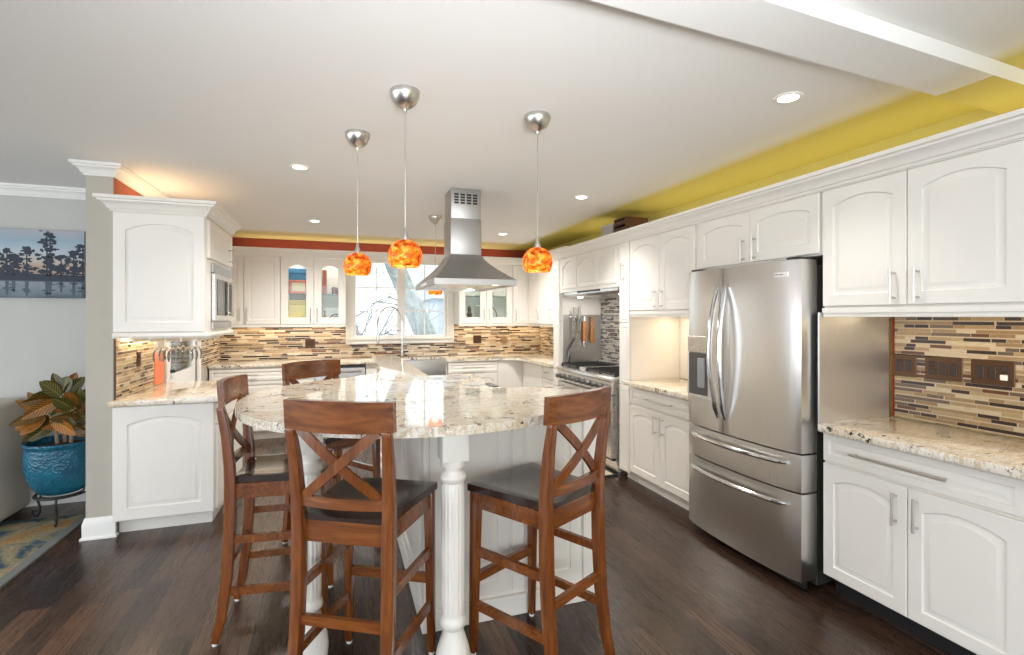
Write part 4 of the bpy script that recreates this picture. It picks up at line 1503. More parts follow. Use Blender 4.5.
for k in range(3):
    bm = door_bm(0.66, 0.60, rise=0.03)
    bmesh.ops.transform(bm, matrix=Matrix.Translation((1.195, 2.66 + 0.68 * k, 0.115)) @ Matrix.Rotation(PI / 2, 4, 'Z'), verts=bm.verts[:])
    dk = obj('door', bm, M['cabinet'], isl)
    pb = pull_bm(0.15, True)
    bmesh.ops.transform(pb, matrix=Matrix.Translation((1.195, 2.72 + 0.68 * k, 0.62)) @ Matrix.Rotation(PI / 2, 4, 'Z'), verts=pb.verts[:])
    obj('handle', pb, M['nickel'], dk)
    bm = door_bm(0.66, 0.14, rise=0.0, fr=0.034)
    bmesh.ops.transform(bm, matrix=Matrix.Translation((1.195, 2.66 + 0.68 * k, 0.722)) @ Matrix.Rotation(PI / 2, 4, 'Z'), verts=bm.verts[:])
    obj('drawer', bm, M['cabinet'], isl)
obj('lower_counter', prism(NB(), [(0.552, 2.625), (1.225, 2.625), (1.225, 4.745), (0.552, 4.745)], 0.877, 0.914, 'xy', 0.004), M['granite'], isl, label='lower granite counter behind the raised bar')


def flute(a, z):
    return 1.0 - 0.065 * abs(math.cos(a * 8)) ** 3 if 0.30 < z < 0.80 else 1.0


def post(x, y):
    bm = NB()
    prof = [(0.035, 0.0), (0.058, 0.004), (0.072, 0.03), (0.076, 0.07), (0.072, 0.11), (0.060, 0.16), (0.047, 0.20), (0.040, 0.222), (0.041, 0.228),
            (0.049, 0.236), (0.053, 0.25), (0.050, 0.265), (0.045, 0.275), (0.044, 0.285)]
    prof += [(0.046, 0.301 + 0.498 * k / 8) for k in range(9)]
    prof += [(0.043, 0.806), (0.042, 0.812), (0.050, 0.822), (0.052, 0.834), (0.047, 0.846), (0.036, 0.858), (0.034, 0.87), (0.040, 0.888), (0.050, 0.896), (0.052, 0.905)]
    lathe(bm, prof, 64, (x, y), f=flute)
    p = obj('post', bm, M['cabinet'], isl)
    bm = NB()
    q = 0.054
    box(bm, x - q, x + q, y - q, y + q, 0.902, 1.028, 0.006, 2)
    lathe(bm, [(0.050, 0.878), (q * 1.0, 0.902)], 32, (x, y))
    obj('post_block', bm, M['cabinet'], p)
    return p


post(0.437, 1.985)
post(-0.115, 2.30)

# granite bar top: round table end, narrowing into the raised ledge
cx, cy, R = 0.428, 2.736, 0.891
poly = []
a0, a1 = -4.5, -246
n = 96
for k in range(n + 1):
    a = math.radians(a0 + (a1 - a0) * k / n)
    poly.append((cx + R * math.cos(a), cy + R * math.sin(a)))
poly += [(0.165, 3.655), (0.245, 3.75), (0.295, 3.86), (0.318, 3.98), (0.318, 5.43), (0.330, 5.445), (0.58, 5.455), (0.59, 5.445), (0.59, 2.92), (0.60, 2.86), (0.64, 2.82), (0.72, 2.785), (0.95, 2.735), (1.2, 2.70), (1.30, 2.68)]
counter('countertop', 'polished granite bar top with round table end on the island', poly[::-1], 1.0295, ZB)

# cooktop on the lower counter
ck = thing('cooktop', 'flat stainless cooktop in the lower island counter under the hood', 'cooktop', (0, 0, 0))
obj('cooktop_plate', bx(0.66, 1.20, 3.74, 4.70, 0.915, 0.924, bev=0.004), M['steel'], ck)
for x, y in ((0.80, 3.97), (1.06, 3.97), (0.80, 4.47), (1.06, 4.47), (0.93, 4.22)):
    obj('burner', lathe(NB(), [(0.085, 0.9245), (0.085, 0.927), (0.06, 0.928)], 28, (x, y)), M['grey_plastic'], ck)
obj('control_strip', bx(1.14, 1.195, 3.75, 3.98, 0.9245, 0.931, bev=0.002), M['black'], ck)

# ------------------------------------------------------------------ island hood
hd = thing('island_hood', 'stainless chimney hood hanging from the ceiling over the island cooktop', 'hood', (0, 0, 0))
hx0, hx1, hy0, hy1 = 0.645, 1.268, 3.545, 4.48
kx0, kx1, ky0, ky1 = 0.832, 1.088, 3.88, 4.14
bm = NB()
secs = [(hx0, hx1, hy0, hy1, 1.755), (hx0 + 0.015, hx1 - 0.015, hy0 + 0.02, hy1 - 0.02, 1.766)]
for k in range(1, 9):
    u = k / 8
    e = 1 - (1 - u) ** 1.35
    g = u
    def L(a, b):
        return a + (b - a) * e
    secs.append((L(hx0 + 0.015, kx0 - 0.004), L(hx1 - 0.015, kx1 + 0.004), L(hy0 + 0.02, ky0 - 0.004), L(hy1 - 0.02, ky1 + 0.004), 1.766 + (1.965 - 1.766) * g))
rg_ = [[bm.verts.new(v) for v in ((a, c, z), (b, c, z), (b, d, z), (a, d, z))] for a, b, c, d, z in secs]
for p, q in zip(rg_, rg_[1:]):
    for k in range(4):
        bm.faces.new((p[k], p[(k + 1) % 4], q[(k + 1) % 4], q[k]))
bm.faces.new(rg_[-1])
bm.faces.new(rg_[0][::-1])
obj('canopy', bm, M['steel_hood'], hd)
bm = NB()
for a in ((hx0, hx1, hy0, hy0 + 0.02), (hx0, hx1, hy1 - 0.02, hy1), (hx0, hx0 + 0.02, hy0 + 0.02, hy1 - 0.02), (hx1 - 0.02, hx1, hy0 + 0.02, hy1 - 0.02)):
    box(bm, a[0], a[1], a[2], a[3], 1.712, 1.7548)
obj('rim', bm, M['steel_hood'], hd, smooth=False)
bm = NB()
for k in range(3):
    ya = hy0 + 0.03 + k * 0.292
    box(bm, hx0 + 0.03, hx1 - 0.03, ya, ya + 0.285, 1.722, 1.735, 0.003)
obj('filter', bm, M['steel'], hd)
for yy in (3.63, 4.40):
    obj('lamp_lens', lathe(NB(), [(0.03, 1.717), (0.03, 1.7225)], 16, (1.13, yy)), M['lens'], hd)
obj('chimney', bx(kx0, kx1, ky0, ky1, 1.966, 2.262, bev=0.012, seg=2), M['steel_ch'], hd)
ch2 = obj('upper_chimney', bx(kx0 + 0.006, kx1 - 0.006, ky0 + 0.006, ky1 - 0.006, 2.24, HC - 0.001, bev=0.010, seg=2), M['steel_ch'], hd)
for k in range(4):
    bm = NB()
    xa = kx0 + 0.032 + k * 0.051
    for j in range(4):
        box(bm, xa, xa + 0.036, ky0 + 0.0035, ky0 + 0.0075, 2.375 + j * 0.022, 2.390 + j * 0.022)
    obj('vent_slot', bm, M['black'], ch2, smooth=False)
bm = NB()
lathe(bm, [(0.009, 0), (0.009, 0.008)], 12)
for k in range(4):
    pass
bm.free()
bm = NB()
for k in range(4):
    box(bm, hx0 - 0.003, hx0 + 0.001, 3.90 + k * 0.07, 3.925 + k * 0.07, 1.725, 1.742, 0.001)
obj('push_buttons', bm, M['chrome'], hd)
area_light('hood_light', (0.956, 4.02, 1.70), (0, 0, 0), 0.5, 0.8, 4, (1, 0.95, 0.85))

# ------------------------------------------------------------------ pendants


def pendant(label, x, y, zs=1.755):
    """zs = bottom of the shade"""
    t = thing('pendant_lamp', label, 'pendant lamp', (x, y, 0), 0, 'amber glass pendants')
    obj('ceiling_canopy', lathe(NB(), [(0.066, HC - 0.0005), (0.068, HC - 0.012), (0.064, HC - 0.028), (0.050, HC - 0.056), (0.030, HC - 0.074), (0.012, HC - 0.082), (0.010, HC - 0.095)][::-1], 32), M['nickel'], t)
    bm = NB()
    tube(bm, [(0, 0, HC - 0.09), (0, 0, zs + 0.15)], 0.0028, 6)
    obj('cord', bm, M['nickel'], t)
    obj('socket_cap', lathe(NB(), [(0.016, zs + 0.112), (0.017, zs + 0.13), (0.010, zs + 0.15), (0.006, zs + 0.175)], 16), M['nickel'], t)
    prof = [(0.063, 0.0), (0.072, 0.022), (0.077, 0.045), (0.074, 0.070), (0.062, 0.095), (0.042, 0.112), (0.017, 0.121)]
    inner = [(r - 0.003, z) for r, z in prof]
    obj('lamp_shade', lathe(NB(), [(r, zs + z) for r, z in prof] + [(max(r, 0.012), zs + z - 0.003) for r, z in inner[::-1]], 36, cap=False), M['amber'], t, label='mottled amber and brown art glass shade')
    obj('bulb', lathe(NB(), [(0.010, zs + 0.004), (0.034, zs + 0.008), (0.044, zs + 0.022), (0.042, zs + 0.040), (0.026, zs + 0.062), (0.012, zs + 0.08), (0.012, zs + 0.11)], 20), M['bulb'], t)
    return t


pendant('amber glass pendant lamp nearest the camera, hanging over round bar', 0.285, 2.300, 1.705)
pendant('amber glass pendant lamp farthest left, beside the window', 0.100, 2.915, 1.712)
pendant('amber glass pendant lamp at right, in front of range wall', 0.956, 2.360, 1.708)
pendant('small distant amber pendant lamp half hidden behind the hood', 0.93, 5.06, 1.705)

# ------------------------------------------------------------------ recessed lights


def downlight(label, x, y, power=9, cone=104):
    t = thing('recessed_light', label, 'ceiling light', (x, y, HC), 0, 'recessed ceiling lights')
    obj('trim_ring', lathe(NB(), [(0.043, -0.001), (0.045, -0.006), (0.058, -0.006), (0.062, -0.0005)], 32, cap=False), M['trim'], t)
    obj('lens', lathe(NB(), [(0.044, -0.004), (0.044, -0.0008)], 28), M['lens'], t)
    d = bpy.data.lights.new('downlight_beam', 'SPOT')
    d.energy = power
    d.spot_size = math.radians(cone)
    d.spot_blend = 0.9
    d.shadow_soft_size = 0.06
    d.color = (1.0, 0.965, 0.92)
    o = bpy.data.objects.new('downlight_beam', d)
    C.objects.link(o)
    o.location = (x, y, HC - 0.03)


downlight('recessed ceiling light nearest the refrigerator at upper right', 1.98, 1.78, 24, 96)
downlight('recessed ceiling light left of the pendants, largest of the left pair', -0.25, 3.70, 60, 130)
downlight('recessed ceiling light in the ceiling right of the hood chimney', 1.96, 3.84, 60, 112)
downlight('recessed ceiling light near the window, smaller of the left pair', -0.24, 5.72, 135, 158)
downlight('farthest small recessed ceiling light just right of the hood chimney', 1.91, 5.86, 105, 152)

# ------------------------------------------------------------------ under-cabinet LED strips, and uplights added on top


def led(label, x0, x1, y0, y1, z, power, rot=(0, 0, 0), up=False, col=(1.0, 0.80, 0.55)):
    o = obj('led_strip', bx(x0, x1, y0, y1, z, z + 0.008), M['led'], smooth=False)
    tag(o, label, 'light strip', 'led strips on the cabinets')
    area_light('led_light', ((x0 + x1) / 2, (y0 + y1) / 2, z + (0.012 if up else -0.004)), (PI, 0, 0) if up else (0, 0, 0), x1 - x0, y1 - y0, power, col)


led('warm light strip under the wall cabinet over the right counter', 2.78, 2.80, 0.5, 1.90, 1.489, 1.5)
led('warm light strip under the wall cabinet left of refrigerator', 2.80, 2.82, 3.05, 3.76, 1.489, 1.7)
led('warm light strip under the back wall cabinets left of window', -1.30, 0.05, YB - 0.14, YB - 0.12, 1.354, 2.2)
led('warm light strip under the back wall cabinets right of window', 1.65, 2.9, YB - 0.14, YB - 0.12, 1.354, 2.2)
led('warm light strip under the microwave cabinet', XL + 0.02, XL + 0.04, 4.15, 4.90, 1.345, 2.5)
led('added warm uplight on top of the microwave cabinet', XL + 0.12, XL + 0.14, 4.2, 4.9, 2.186, 1.2, up=True, col=(1, 0.75, 0.45))  # this and the next two are added to throw a warm glow upwards
led('added warm uplight on top of the back wall cabinets', -1.2, 2.4, YB - 0.16, YB - 0.14, 2.266, 2.6, up=True, col=(1, 0.85, 0.6))
led('added warm uplight on top of the right hand cabinets', 2.78, 2.80, 0.6, 5.3, UZ1 + 0.001, 2.6, up=True, col=(1, 0.88, 0.62))

# ------------------------------------------------------------------ bar stools


def make_stool(label, loc, rz):
    t = thing('bar_stool', label, 'bar stool', loc, rz, 'bar stools around the island')
    ch, chh = M['cherry'], M['cherry_h']
    SZ = 0.752
    # saddle seat: dished, front edge rolled
    bm = NB()
    nx, ny = 14, 12
    def seat_pt(i, j, top):
        u = -1 + 2 * i / nx
        v = -1 + 2 * j / ny
        hw = 0.196 + 0.022 * v
        x = u * hw
        y = v * 0.205 + 0.005
        if top:
            z = SZ - 0.016 * (1 - abs(u) ** 2.2) * (1 - max(0, v) ** 3) + 0.004
            if abs(u) > 0.99 or abs(v) > 0.99:
                z -= 0.006
        else:
            z = SZ - 0.032
        return (x, y, z)
    g = {}
    for top in (0, 1):
        for i in range(nx + 1):
            for j in range(ny + 1):
                g[top, i, j] = bm.verts.new(seat_pt(i, j, top))
    for i in range(nx):
        for j in range(ny):
            bm.faces.new((g[1, i, j], g[1, i + 1, j], g[1, i + 1, j + 1], g[1, i, j + 1]))
            bm.faces.new((g[0, i, j], g[0, i, j + 1], g[0, i + 1, j + 1], g[0, i + 1, j]))
    for i in range(nx):
        for j in (0, ny):
            bm.faces.new((g[0, i, j], g[0, i + 1, j], g[1, i + 1, j], g[1, i, j]))
    for j in range(ny):
        for i in (0, nx):
            bm.faces.new((g[0, i, j], g[0, i, j + 1], g[1, i, j + 1], g[1, i, j]))
    obj('seat', bm, M['seat'], t, label='dark espresso stained dished seat')
    # aprons
    bm = NB()
    box(bm, -0.165, 0.165, -0.196, -0.176, SZ - 0.115, SZ - 0.034)
    box(bm, -0.185, 0.185, 0.172, 0.192, SZ - 0.095, SZ - 0.034)
    for s in (-1, 1):
        strip(bm, [(s * 0.172, -0.18, SZ - 0.068), (s * 0.192, 0.18, SZ - 0.068)], 0.068, 0.020, (0, 0, 1))
    obj('apron', bm, chh, t, smooth=False)
    # legs
    def leg(pts, ws, ts):
        b = NB()
        strip(b, pts, ws, ts, (1, 0, 0))
        bmesh.ops.bevel(b, geom=[e for e in b.edges], offset=0.004, segments=2, affect='EDGES', profile=0.5)
        return b
    for s in (-1, 1):
        pts = [(s * 0.185, -0.262, 0.012), (s * 0.183, -0.236, 0.12), (s * 0.181, -0.214, 0.30), (s * 0.180, -0.203, 0.50), (s * 0.180, -0.200, 0.70),
               (s * 0.182, -0.203, 0.80), (s * 0.186, -0.218, 0.95), (s * 0.190, -0.236, 1.05), (s * 0.191, -0.240, 1.072)]
        lg = obj('back_leg', leg(pts, [0.034, 0.038, 0.042, 0.044, 0.044, 0.042, 0.038, 0.034, 0.034], [0.034, 0.04, 0.044, 0.046, 0.046, 0.042, 0.036, 0.03, 0.026]), ch, t)
        obj('foot_glide', lathe(NB(), [(0.012, 0.0), (0.013, 0.008), (0.008, 0.0125)], 12, (s * 0.185, -0.262)), M['white_plastic'], lg)
        pts = [(s * 0.196, 0.196, 0.012), (s * 0.193, 0.190, 0.36), (s * 0.190, 0.183, SZ - 0.036)]
        lg = obj('front_leg', leg(pts, [0.030, 0.036, 0.042], [0.030, 0.036, 0.042]), ch, t)
        obj('foot_glide', lathe(NB(), [(0.012, 0.0), (0.013, 0.008), (0.008, 0.0125)], 12, (s * 0.196, 0.196)), M['white_plastic'], lg)
        for zz in (0.46, 0.225):
            b = NB()
            yb = -0.206 if zz > 0.3 else -0.222
            strip(b, [(s * 0.181, yb, zz + 0.008), (s * 0.194, 0.192, zz)], 0.036, 0.020, (0, 0, 1))
            obj('side_stretcher', b, chh, t, smooth=False)
    b = NB()
    strip(b, [(-0.178, -0.212, 0.355), (0.178, -0.212, 0.355)], 0.036, 0.020, (0, 0, 1))
    obj('rear_stretcher', b, chh, t, smooth=False)
    b = NB()
    strip(b, [(-0.19, 0.191, 0.335), (0.19, 0.191, 0.335)], 0.040, 0.024, (0, 0, 1))
    obj('foot_rail', b, chh, t, smooth=False)
    # curved top rail
    def back_y(z):
        return -0.203 - 0.043 * ((z - 0.80) / 0.32) ** 1.2 if z > 0.8 else -0.203
    b = NB()
    n = 18
    rings = []
    for k in range(n + 1):
        u = -1 + 2 * k / n
        x = u * 0.215
        yc = -0.262 + 0.034 * u * u
        zt = 1.178 - 0.004 * u * u
        zb = 1.062 + 0.004 * u * u
        rings.append([b.verts.new(v) for v in ((x, yc - 0.012, zb), (x, yc + 0.014, zb), (x, yc + 0.008, zt), (x, yc - 0.020, zt))])
    for p, q in zip(rings, rings[1:]):
        for k in range(4):
            b.faces.new((p[k], p[(k + 1) % 4], q[(k + 1) % 4], q[k]))
    b.faces.new(rings[0][::-1])
    b.faces.new(rings[-1])
    bmesh.ops.bevel(b, geom=[e for e in b.edges if len(e.link_faces) == 2 and e.calc_face_angle(0) > 1.0], offset=0.004, segments=2, affect='EDGES')
    obj('top_rail', b, chh, t)
    # lower curved rail
    b = NB()
    q = [(u * 0.172, back_y(0.80) - 0.020 + 0.022 * u * u, 0.796) for u in [-1 + 2 * k / 10 for k in range(11)]]
    strip(b, q, 0.040, 0.020, (0, 0, 1))
    obj('lower_rail', b, chh, t)
    # crossed splats, bowed a little backwards
    for s in (-1, 1):
        b = NB()
        q = []
        for k in range(13):
            u = k / 12
            z = 0.805 + u * 0.265
            x = s * (-0.158 + 0.316 * u)
            bow = 0.022 * (1 - (2 * u - 1) ** 2)
            q.append((x, back_y(z) - bow - s * 0.004, z))
        strip(b, q, 0.036, 0.014, (-s * 0.6, 0, 0.8))
        obj('cross_splat', b, ch, t)
    return t


def stool_at(mx, my, deg):
    """position from the middle of the top rail and facing direction (deg, world)"""
    a = math.radians(deg)
    fx_, fy_ = math.cos(a), math.sin(a)
    return (mx + fx_ * 0.245, my + fy_ * 0.245, 0), a - PI / 2


loc, rz = stool_at(-0.005, 1.905, 60)
st = make_stool('cross back bar stool front and centre, its back to the camera', loc, rz)
loc, rz = stool_at(0.937, 1.825, 118)
dup(st, loc, rz, 'cross back bar stool at right of the white fluted post')
loc, rz = stool_at(-0.495, 2.745, -4)
dup(st, loc, rz, 'cross back bar stool at left, seen from the side')
loc, rz = stool_at(-0.175, 3.67, -53)
dup(st, loc, rz, 'cross back bar stool on the far side, only its top rail clear')

# ------------------------------------------------------------------ crate and canister on top of the right cabinets
t = thing('wooden_crate', 'dark wooden crate lying on top of the right cabinets', 'crate', (2.56, 4.32, UZ1 + 0.001), RZ)
bm = NB()
CWd, CH, CDp = 0.21, 0.275, 0.25
box(bm, 0, 0.012, 0, CDp, 0, CH)
box(bm, CWd - 0.012, CWd, 0, CDp, 0, CH)
box(bm, 0.012, CWd - 0.012, 0, CDp, 0, 0.012)
box(bm, 0.012, CWd - 0.012, 0, CDp, CH - 0.012, CH)
box(bm, 0.012, CWd - 0.012, CDp - 0.012, CDp, 0.012, CH - 0.012)
obj('crate_frame', bm, M['crate'], t, smooth=False)
bm = NB()
for k in range(4):
    box(bm, 0.012, CWd - 0.012, 0.004, 0.014, 0.03 + k * 0.06, 0.065 + k * 0.06)
obj('slats', bm, M['crate'], t, smooth=False)
t = thing('storage_box', 'pale grey box standing left of the crate on the cabinets', 'box', (2.58, 4.60, UZ1 + 0.001), RZ)
obj('box_body', bx(0, 0.22, 0, 0.24, 0, 0.235, bev=0.004), cm('pale_grey_card', (0.45, 0.45, 0.44)), t)
obj('lid', bx(-0.005, 0.225, -0.005, 0.245, 0.236, 0.262, bev=0.004), cm('grey_card_lid', (0.55, 0.55, 0.53)), t)

# ------------------------------------------------------------------ side room: canvas, plant, chair, rug


def canvas_mat():
    t = NT('sunset_sky_print')
    sx = t.n('ShaderNodeSeparateXYZ')
    v = t.coords()
    t.l(v, sx.inputs[0])
    z = t.math('ADD', sx.outputs[2], t.math('MULTIPLY', t.math('SUBTRACT', t.noise(t.coords(scale=(1, 1, 4)), 3.2, 4, 0.6), 0.5), 0.16))
    c = t.ramp(t.math('DIVIDE', z, 0.53), [(0.0, (0.07, 0.10, 0.13)), (0.16, (0.20, 0.24, 0.28)), (0.28, (0.28, 0.28, 0.29)), (0.40, (0.42, 0.28, 0.22)), (0.52, (0.48, 0.41, 0.34)), (0.68, (0.42, 0.50, 0.55)), (0.86, (0.28, 0.38, 0.46)), (1.0, (0.38, 0.38, 0.41))])
    t.set(Base_Color=c, Roughness=0.6)
    return t.m


cv = thing('canvas_picture', 'canvas photograph of dark trees over a lake at dusk', 'picture', (-2.80, 4.925, 1.626))
CW_, CHh = 0.885, 0.532
obj('canvas', bx(0, CW_, -0.038, 0.0, 0, CHh, bev=0.002), canvas_mat(), cv)
obj('canvas_edge', bx(CW_ + 0.0002, CW_ + 0.002, -0.037, 0.0, 0, CHh), cm('dark_print_edge', (0.02, 0.025, 0.04)), cv, smooth=False)
ink = cm('printed_dark_blue', (0.018, 0.026, 0.045), 0.6)
ink2 = cm('printed_reflection', (0.06, 0.085, 0.11), 0.6)
rnd = random.Random(21)
bm = NB()


def blob(bm, x, z, rx, rz_, y, k=11):
    pts = []
    for i in range(k):
        a = 2 * PI * i / k
        q = rnd.uniform(0.6, 1.1)
        pts.append((min(max(x + rx * q * math.cos(a), 0.001), CW_ - 0.001), min(max(z + rz_ * q * math.sin(a), 0.001), CHh - 0.003)))
    f = [bm.verts.new((p[0], y, p[1])) for p in pts]
    bm.faces.new(f)


yq = -0.0386
prism(bm, [(0.001, 0.135), (CW_ - 0.001, 0.13), (CW_ - 0.001, 0.178), (0.6, 0.185), (0.3, 0.20), (0.001, 0.195)], yq - 0.0003, yq + 0.0002, 'xz')
trees = [(0.04, 0.42), (0.12, 0.36), (0.22, 0.44), (0.31, 0.38), (0.40, 0.37), (0.44, 0.33), (0.52, 0.39), (0.645, 0.525), (0.665, 0.50), (0.735, 0.33), (0.815, 0.37), (0.875, 0.42)]
for x, h in trees:
    prism(bm, [(x - 0.006, 0.17), (x + 0.006, 0.17), (x + 0.003, h), (x - 0.003, h)], yq - 0.0003, yq + 0.0002, 'xz')
    for k in range(46):
        q_ = rnd.random() ** 1.3
        blob(bm, x + rnd.gauss(0, 0.014 + 0.020 * math.sin(PI * min(1, q_ * 1.3))), h - q_ * (h - 0.19), rnd.uniform(0.008, 0.026), rnd.uniform(0.006, 0.016), yq - 0.0003 - k * 0.00002)
for k in range(60):
    blob(bm, rnd.uniform(0.01, CW_ - 0.01), rnd.uniform(0.185, 0.235), rnd.uniform(0.01, 0.03), rnd.uniform(0.006, 0.016), yq - 0.0012 - k * 0.00001)
obj('printed_trees', bm, ink, cv, smooth=False)
bm = NB()
prism(bm, [(0.002, 0.127), (CW_ - 0.002, 0.124), (CW_ - 0.002, 0.136), (0.002, 0.139)], yq - 0.00015, yq + 0.0002, 'xz')
for x, h in trees:
    zb = max(0.005, 0.13 - (h - 0.17) * 0.55)
    prism(bm, [(x - 0.012, 0.133), (x + 0.012, 0.133), (x + 0.006, zb), (x - 0.006, zb)], yq - 0.0002, yq + 0.0002, 'xz')
    for k in range(3):
        blob(bm, x + rnd.uniform(-0.012, 0.012), rnd.uniform(zb + 0.008, 0.12), rnd.uniform(0.02, 0.04), rnd.uniform(0.006, 0.014), yq - 0.0002 - k * 0.00004)
obj('printed_reflections', bm, ink2, cv, smooth=False)

# rug


def rug_mat():
    t = NT('distressed_rug')
    v = t.coords()
    f = t.noise(v, 3.0, 5, 0.65, 0.8)
    c = t.ramp(f, [(0.30, (0.008, 0.025, 0.045)), (0.43, (0.025, 0.07, 0.10)), (0.49, (0.20, 0.18, 0.11)), (0.56, (0.30, 0.25, 0.15)), (0.66, (0.36, 0.18, 0.045)), (0.78, (0.18, 0.18, 0.15))])
    s_ = t.noise(v, 70, 2)
    c = t.mix(0.5, c, t.ramp(s_, [(0.35, (0.5, 0.5, 0.5)), (0.65, (1.1, 1.1, 1.1))]), 'MULTIPLY')
    t.set(Base_Color=c, Roughness=0.95)
    return t.m


o = obj('area_rug', bx(-4.2, -1.79, 2.3, 4.56, 0.0005, 0.011), rug_mat(), smooth=False)
tag(o, 'distressed blue, gold and grey area rug in the side room', 'rug')
bm = NB()
box(bm, -1.79, -1.735, 2.3, 4.56, 0.0005, 0.012)
obj('rug_border', bm, cm('grey_rug_border', (0.15, 0.16, 0.15), 0.95), o, smooth=False)

# plant stand + potted croton
px, py = -1.905, 4.53
t = thing('plant_stand', 'black wrought iron plant stand under the blue pot', 'plant stand', (px, py, 0.0))
bm = NB()
tube(bm, [(0.155 * math.cos(2 * PI * k / 28), 0.155 * math.sin(2 * PI * k / 28), 0.195) for k in range(29)], 0.008, 8, caps=False)
tube(bm, [(0.12 * math.cos(2 * PI * k / 28), 0.12 * math.sin(2 * PI * k / 28), 0.195) for k in range(29)], 0.006, 8, caps=False)
for k in range(4):
    a = PI / 4 + k * PI / 2
    tube(bm, [(0.12 * math.cos(a), 0.12 * math.sin(a), 0.195), (0.155 * math.cos(a), 0.155 * math.sin(a), 0.195)], 0.006, 6)
obj('ring', bm, M['iron'], t)
for k in range(3):
    a = math.radians(-78 + 120 * k)
    ca, sa = math.cos(a), math.sin(a)
    bm = NB()
    q = []
    for r_, z_ in ((0.155, 0.195), (0.185, 0.19), (0.195, 0.165), (0.178, 0.13), (0.165, 0.09), (0.165, 0.05), (0.18, 0.022), (0.205, 0.020), (0.218, 0.038), (0.212, 0.058), (0.196, 0.058), (0.190, 0.046)):
        q.append((r_ * ca, r_ * sa, z_))
    tube(bm, q, 0.008, 8)
    obj('scroll_leg', bm, M['iron'], t)


def pot_mat():
    t = NT('teal_blue_hammered_glaze')
    v = t.coords()
    vo = t.n('ShaderNodeTexVoronoi')
    t.l(v, vo.inputs['Vector'])
    vo.inputs['Scale'].default_value = 60
    f = vo.outputs['Distance']
    n_ = t.noise(v, 9, 3)
    t.set(Base_Color=t.ramp(n_, [(0.3, (0.006, 0.075, 0.14)), (0.7, (0.012, 0.15, 0.23))]), Roughness=0.22)
    t.bump(f, 0.6, 0.008)
    return t.m


t = thing('potted_plant', 'croton with orange and green leaves in a teal blue pot', 'plant', (px, py, 0.206))
prof = [(0.12, 0.0), (0.15, 0.012), (0.19, 0.06), (0.222, 0.13), (0.238, 0.21), (0.238, 0.29), (0.230, 0.345), (0.240, 0.36), (0.248, 0.375), (0.240, 0.388), (0.222, 0.385), (0.215, 0.34), (0.22, 0.29)]
obj('pot', lathe(NB(), [(r * 0.90, z * 0.97) for r, z in prof], 48, cap=True), pot_mat(), t)
obj('soil', lathe(NB(), [(0.188, 0.315), (0.189, 0.325), (0.175, 0.33), (0.10, 0.345), (0.01, 0.35)], 32), cm('dark_soil', (0.03, 0.02, 0.014), 0.95), t)
stems = [((-0.03, 0, 0.33), (-0.04, 0.0, 0.45), (-0.07, -0.02, 0.58)), ((0.05, 0.0, 0.33), (0.05, 0.01, 0.47), (0.06, 0.02, 0.62)), ((0.0, 0.03, 0.33), (0.0, 0.03, 0.5), (0.0, 0.0, 0.70))]
for s_ in stems:
    bm = NB()
    tube(bm, s_, [0.014, 0.012, 0.009], 8)
    obj('stem', bm, cm('pale_brown_stem', (0.28, 0.20, 0.13), 0.8), t)


def leaf_mat(name, a, b, c):
    m = NT(name)
    tc = m.n('ShaderNodeUVMap')
    sx = m.n('ShaderNodeSeparateXYZ')
    m.l(tc.outputs[0], sx.inputs[0])
    u, v = sx.outputs[0], sx.outputs[1]
    side = m.math('ABSOLUTE', m.math('SUBTRACT', v, 0.5))
    vein = m.math('SINE', m.math('MULTIPLY', m.math('SUBTRACT', u, m.math('MULTIPLY', side, 0.55)), 58.0))
    mid = m.math('LESS_THAN', side, 0.05)
    k = m.math('MAXIMUM', m.math('GREATER_THAN', vein, 0.45), mid)
    nz = m.noise(m.coords(), 7, 3)
    base = m.ramp(nz, [(0.35, a), (0.65, b)])
    m.set(Base_Color=m.mix(m.math('MULTIPLY', k, 0.85), base, c), Roughness=0.32)
    return m.m


lm = [leaf_mat('croton_leaf_orange', (0.07, 0.025, 0.008), (0.30, 0.10, 0.012), (0.48, 0.22, 0.03)),
      leaf_mat('croton_leaf_green', (0.010, 0.022, 0.010), (0.03, 0.05, 0.015), (0.26, 0.20, 0.03)),
      leaf_mat('croton_leaf_dark', (0.014, 0.016, 0.007), (0.06, 0.04, 0.012), (0.36, 0.16, 0.02))]


def leaf(bm, base, d, L, wd, droop, roll, face):
    uvl = bm.loops.layers.uv.verify()
    d = Vector(d).normalized()
    side = d.cross(face)
    side = side.normalized() if side.length > 1e-3 else Vector((1, 0, 0))
    side = (Matrix.Rotation(roll, 3, d) @ side)
    nu, nv = 9, 4
    grid = []
    for i in range(nu + 1):
        u = i / nu
        c = Vector(base) + d * (L * u) + Vector((0, 0, -droop * L * u * u))
        hw = wd * (math.sin(PI * min(1, u * 0.93 + 0.05)) ** 0.75) * (1 - 0.25 * u)
        if i == nu:
            hw = 0.002
        up = side.cross(d)
        grid.append([(bm.verts.new(c + side * (hw * (2 * j / nv - 1)) + up * (0.35 * hw * abs(2 * j / nv - 1))), u, j / nv) for j in range(nv + 1)])
    for i in range(nu):
        for j in range(nv):
            qd = [grid[i][j], grid[i + 1][j], grid[i + 1][j + 1], grid[i][j + 1]]
            f = bm.faces.new([q[0] for q in qd])
            for lp, q in zip(f.loops, qd):
                lp[uvl].uv = (q[1], q[2])


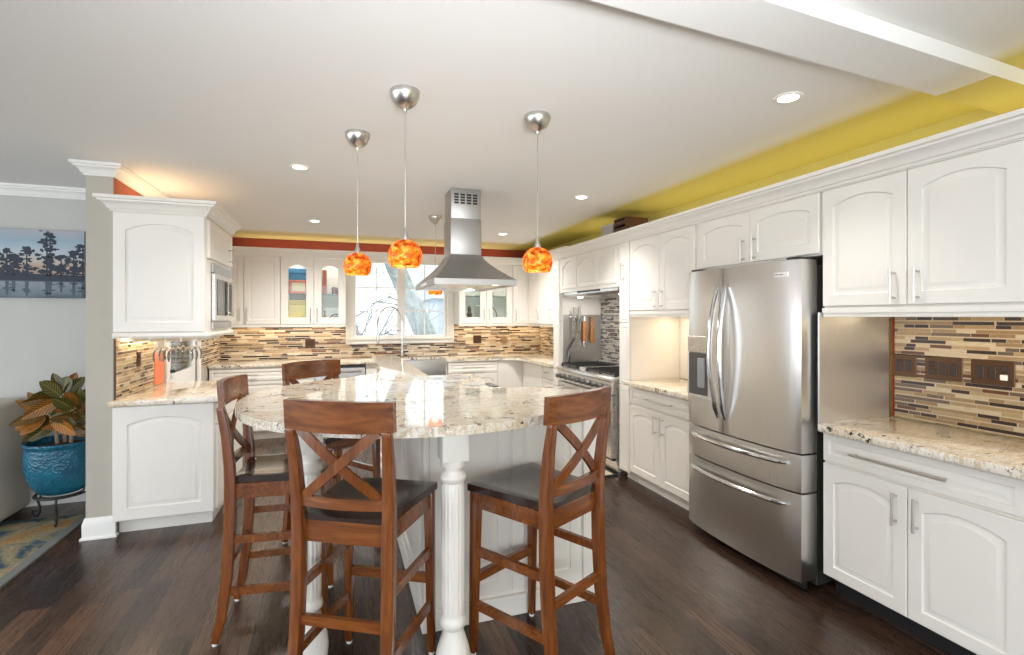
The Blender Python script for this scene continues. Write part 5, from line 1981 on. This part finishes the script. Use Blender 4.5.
rnd = random.Random(5)
bms = [NB(), NB(), NB()]
rs, fs = Vector((0.92, 0.39, 0)), Vector((0.39, -0.92, 0))   # across and towards the room
hubs = [(-0.08, 0.56), (0.06, 0.60), (0.0, 0.68), (-0.02, 0.50), (0.10, 0.52)]
for layer in range(3):
    for k in range(17):
        hx, hz = hubs[(k + layer) % 5]
        ang = math.radians(-35 + 250 * ((k * 7 + layer * 3) % 17) / 16 + rnd.uniform(-9, 9))
        base = rs * (hx + 0.02 * math.cos(ang)) + fs * (0.10 - 0.10 * layer + rnd.uniform(-.03, .03)) + Vector((0, 0, hz + 0.02 * math.sin(ang)))
        tilt = rnd.uniform(0.05, 0.55) * (1 - 0.7 * layer)
        d = rs * math.cos(ang) + Vector((0, 0, math.sin(ang))) + fs * tilt
        L = rnd.uniform(0.15, 0.21)
        mi = rnd.choice((0, 0, 2, 1)) if math.cos(ang) < -0.3 else rnd.choice((1, 1, 1, 2, 2, 0))
        if math.cos(ang) > 0.3:
            L *= 0.85
        leaf(bms[mi], base, d, L, rnd.uniform(0.042, 0.056), rnd.uniform(0.05, 0.35), rnd.uniform(-0.4, 0.4), fs)
fol = None
for nm, b, m in (('orange_leaves', bms[0], lm[0]), ('green_leaves', bms[1], lm[1]), ('bronze_leaves', bms[2], lm[2])):
    obj(nm, b, m, t)

# slipper chair at the picture's left edge
M['fabric'] = plain('beige_chair_fabric', (0.58, 0.53, 0.46), 0.9, vary=0.06, scale=60)
t = thing('armchair', 'beige upholstered chair cut off by the left edge of picture', 'chair', (-2.23, 4.35, 0.0))
obj('backrest', bx(-0.22, 0.0, 0.0, 0.50, 0.03, 0.865, bev=0.035, seg=3), M['fabric'], t)
obj('seat', bx(-0.78, -0.215, 0.02, 0.48, 0.14, 0.46, bev=0.04, seg=3), M['fabric'], t)
for x in (-0.74, -0.06):
    for y in (0.05, 0.45):
        obj('leg', bx(x - 0.02, x + 0.02, y - 0.02, y + 0.02, 0.012, 0.16), M['crate'], t, smooth=False)
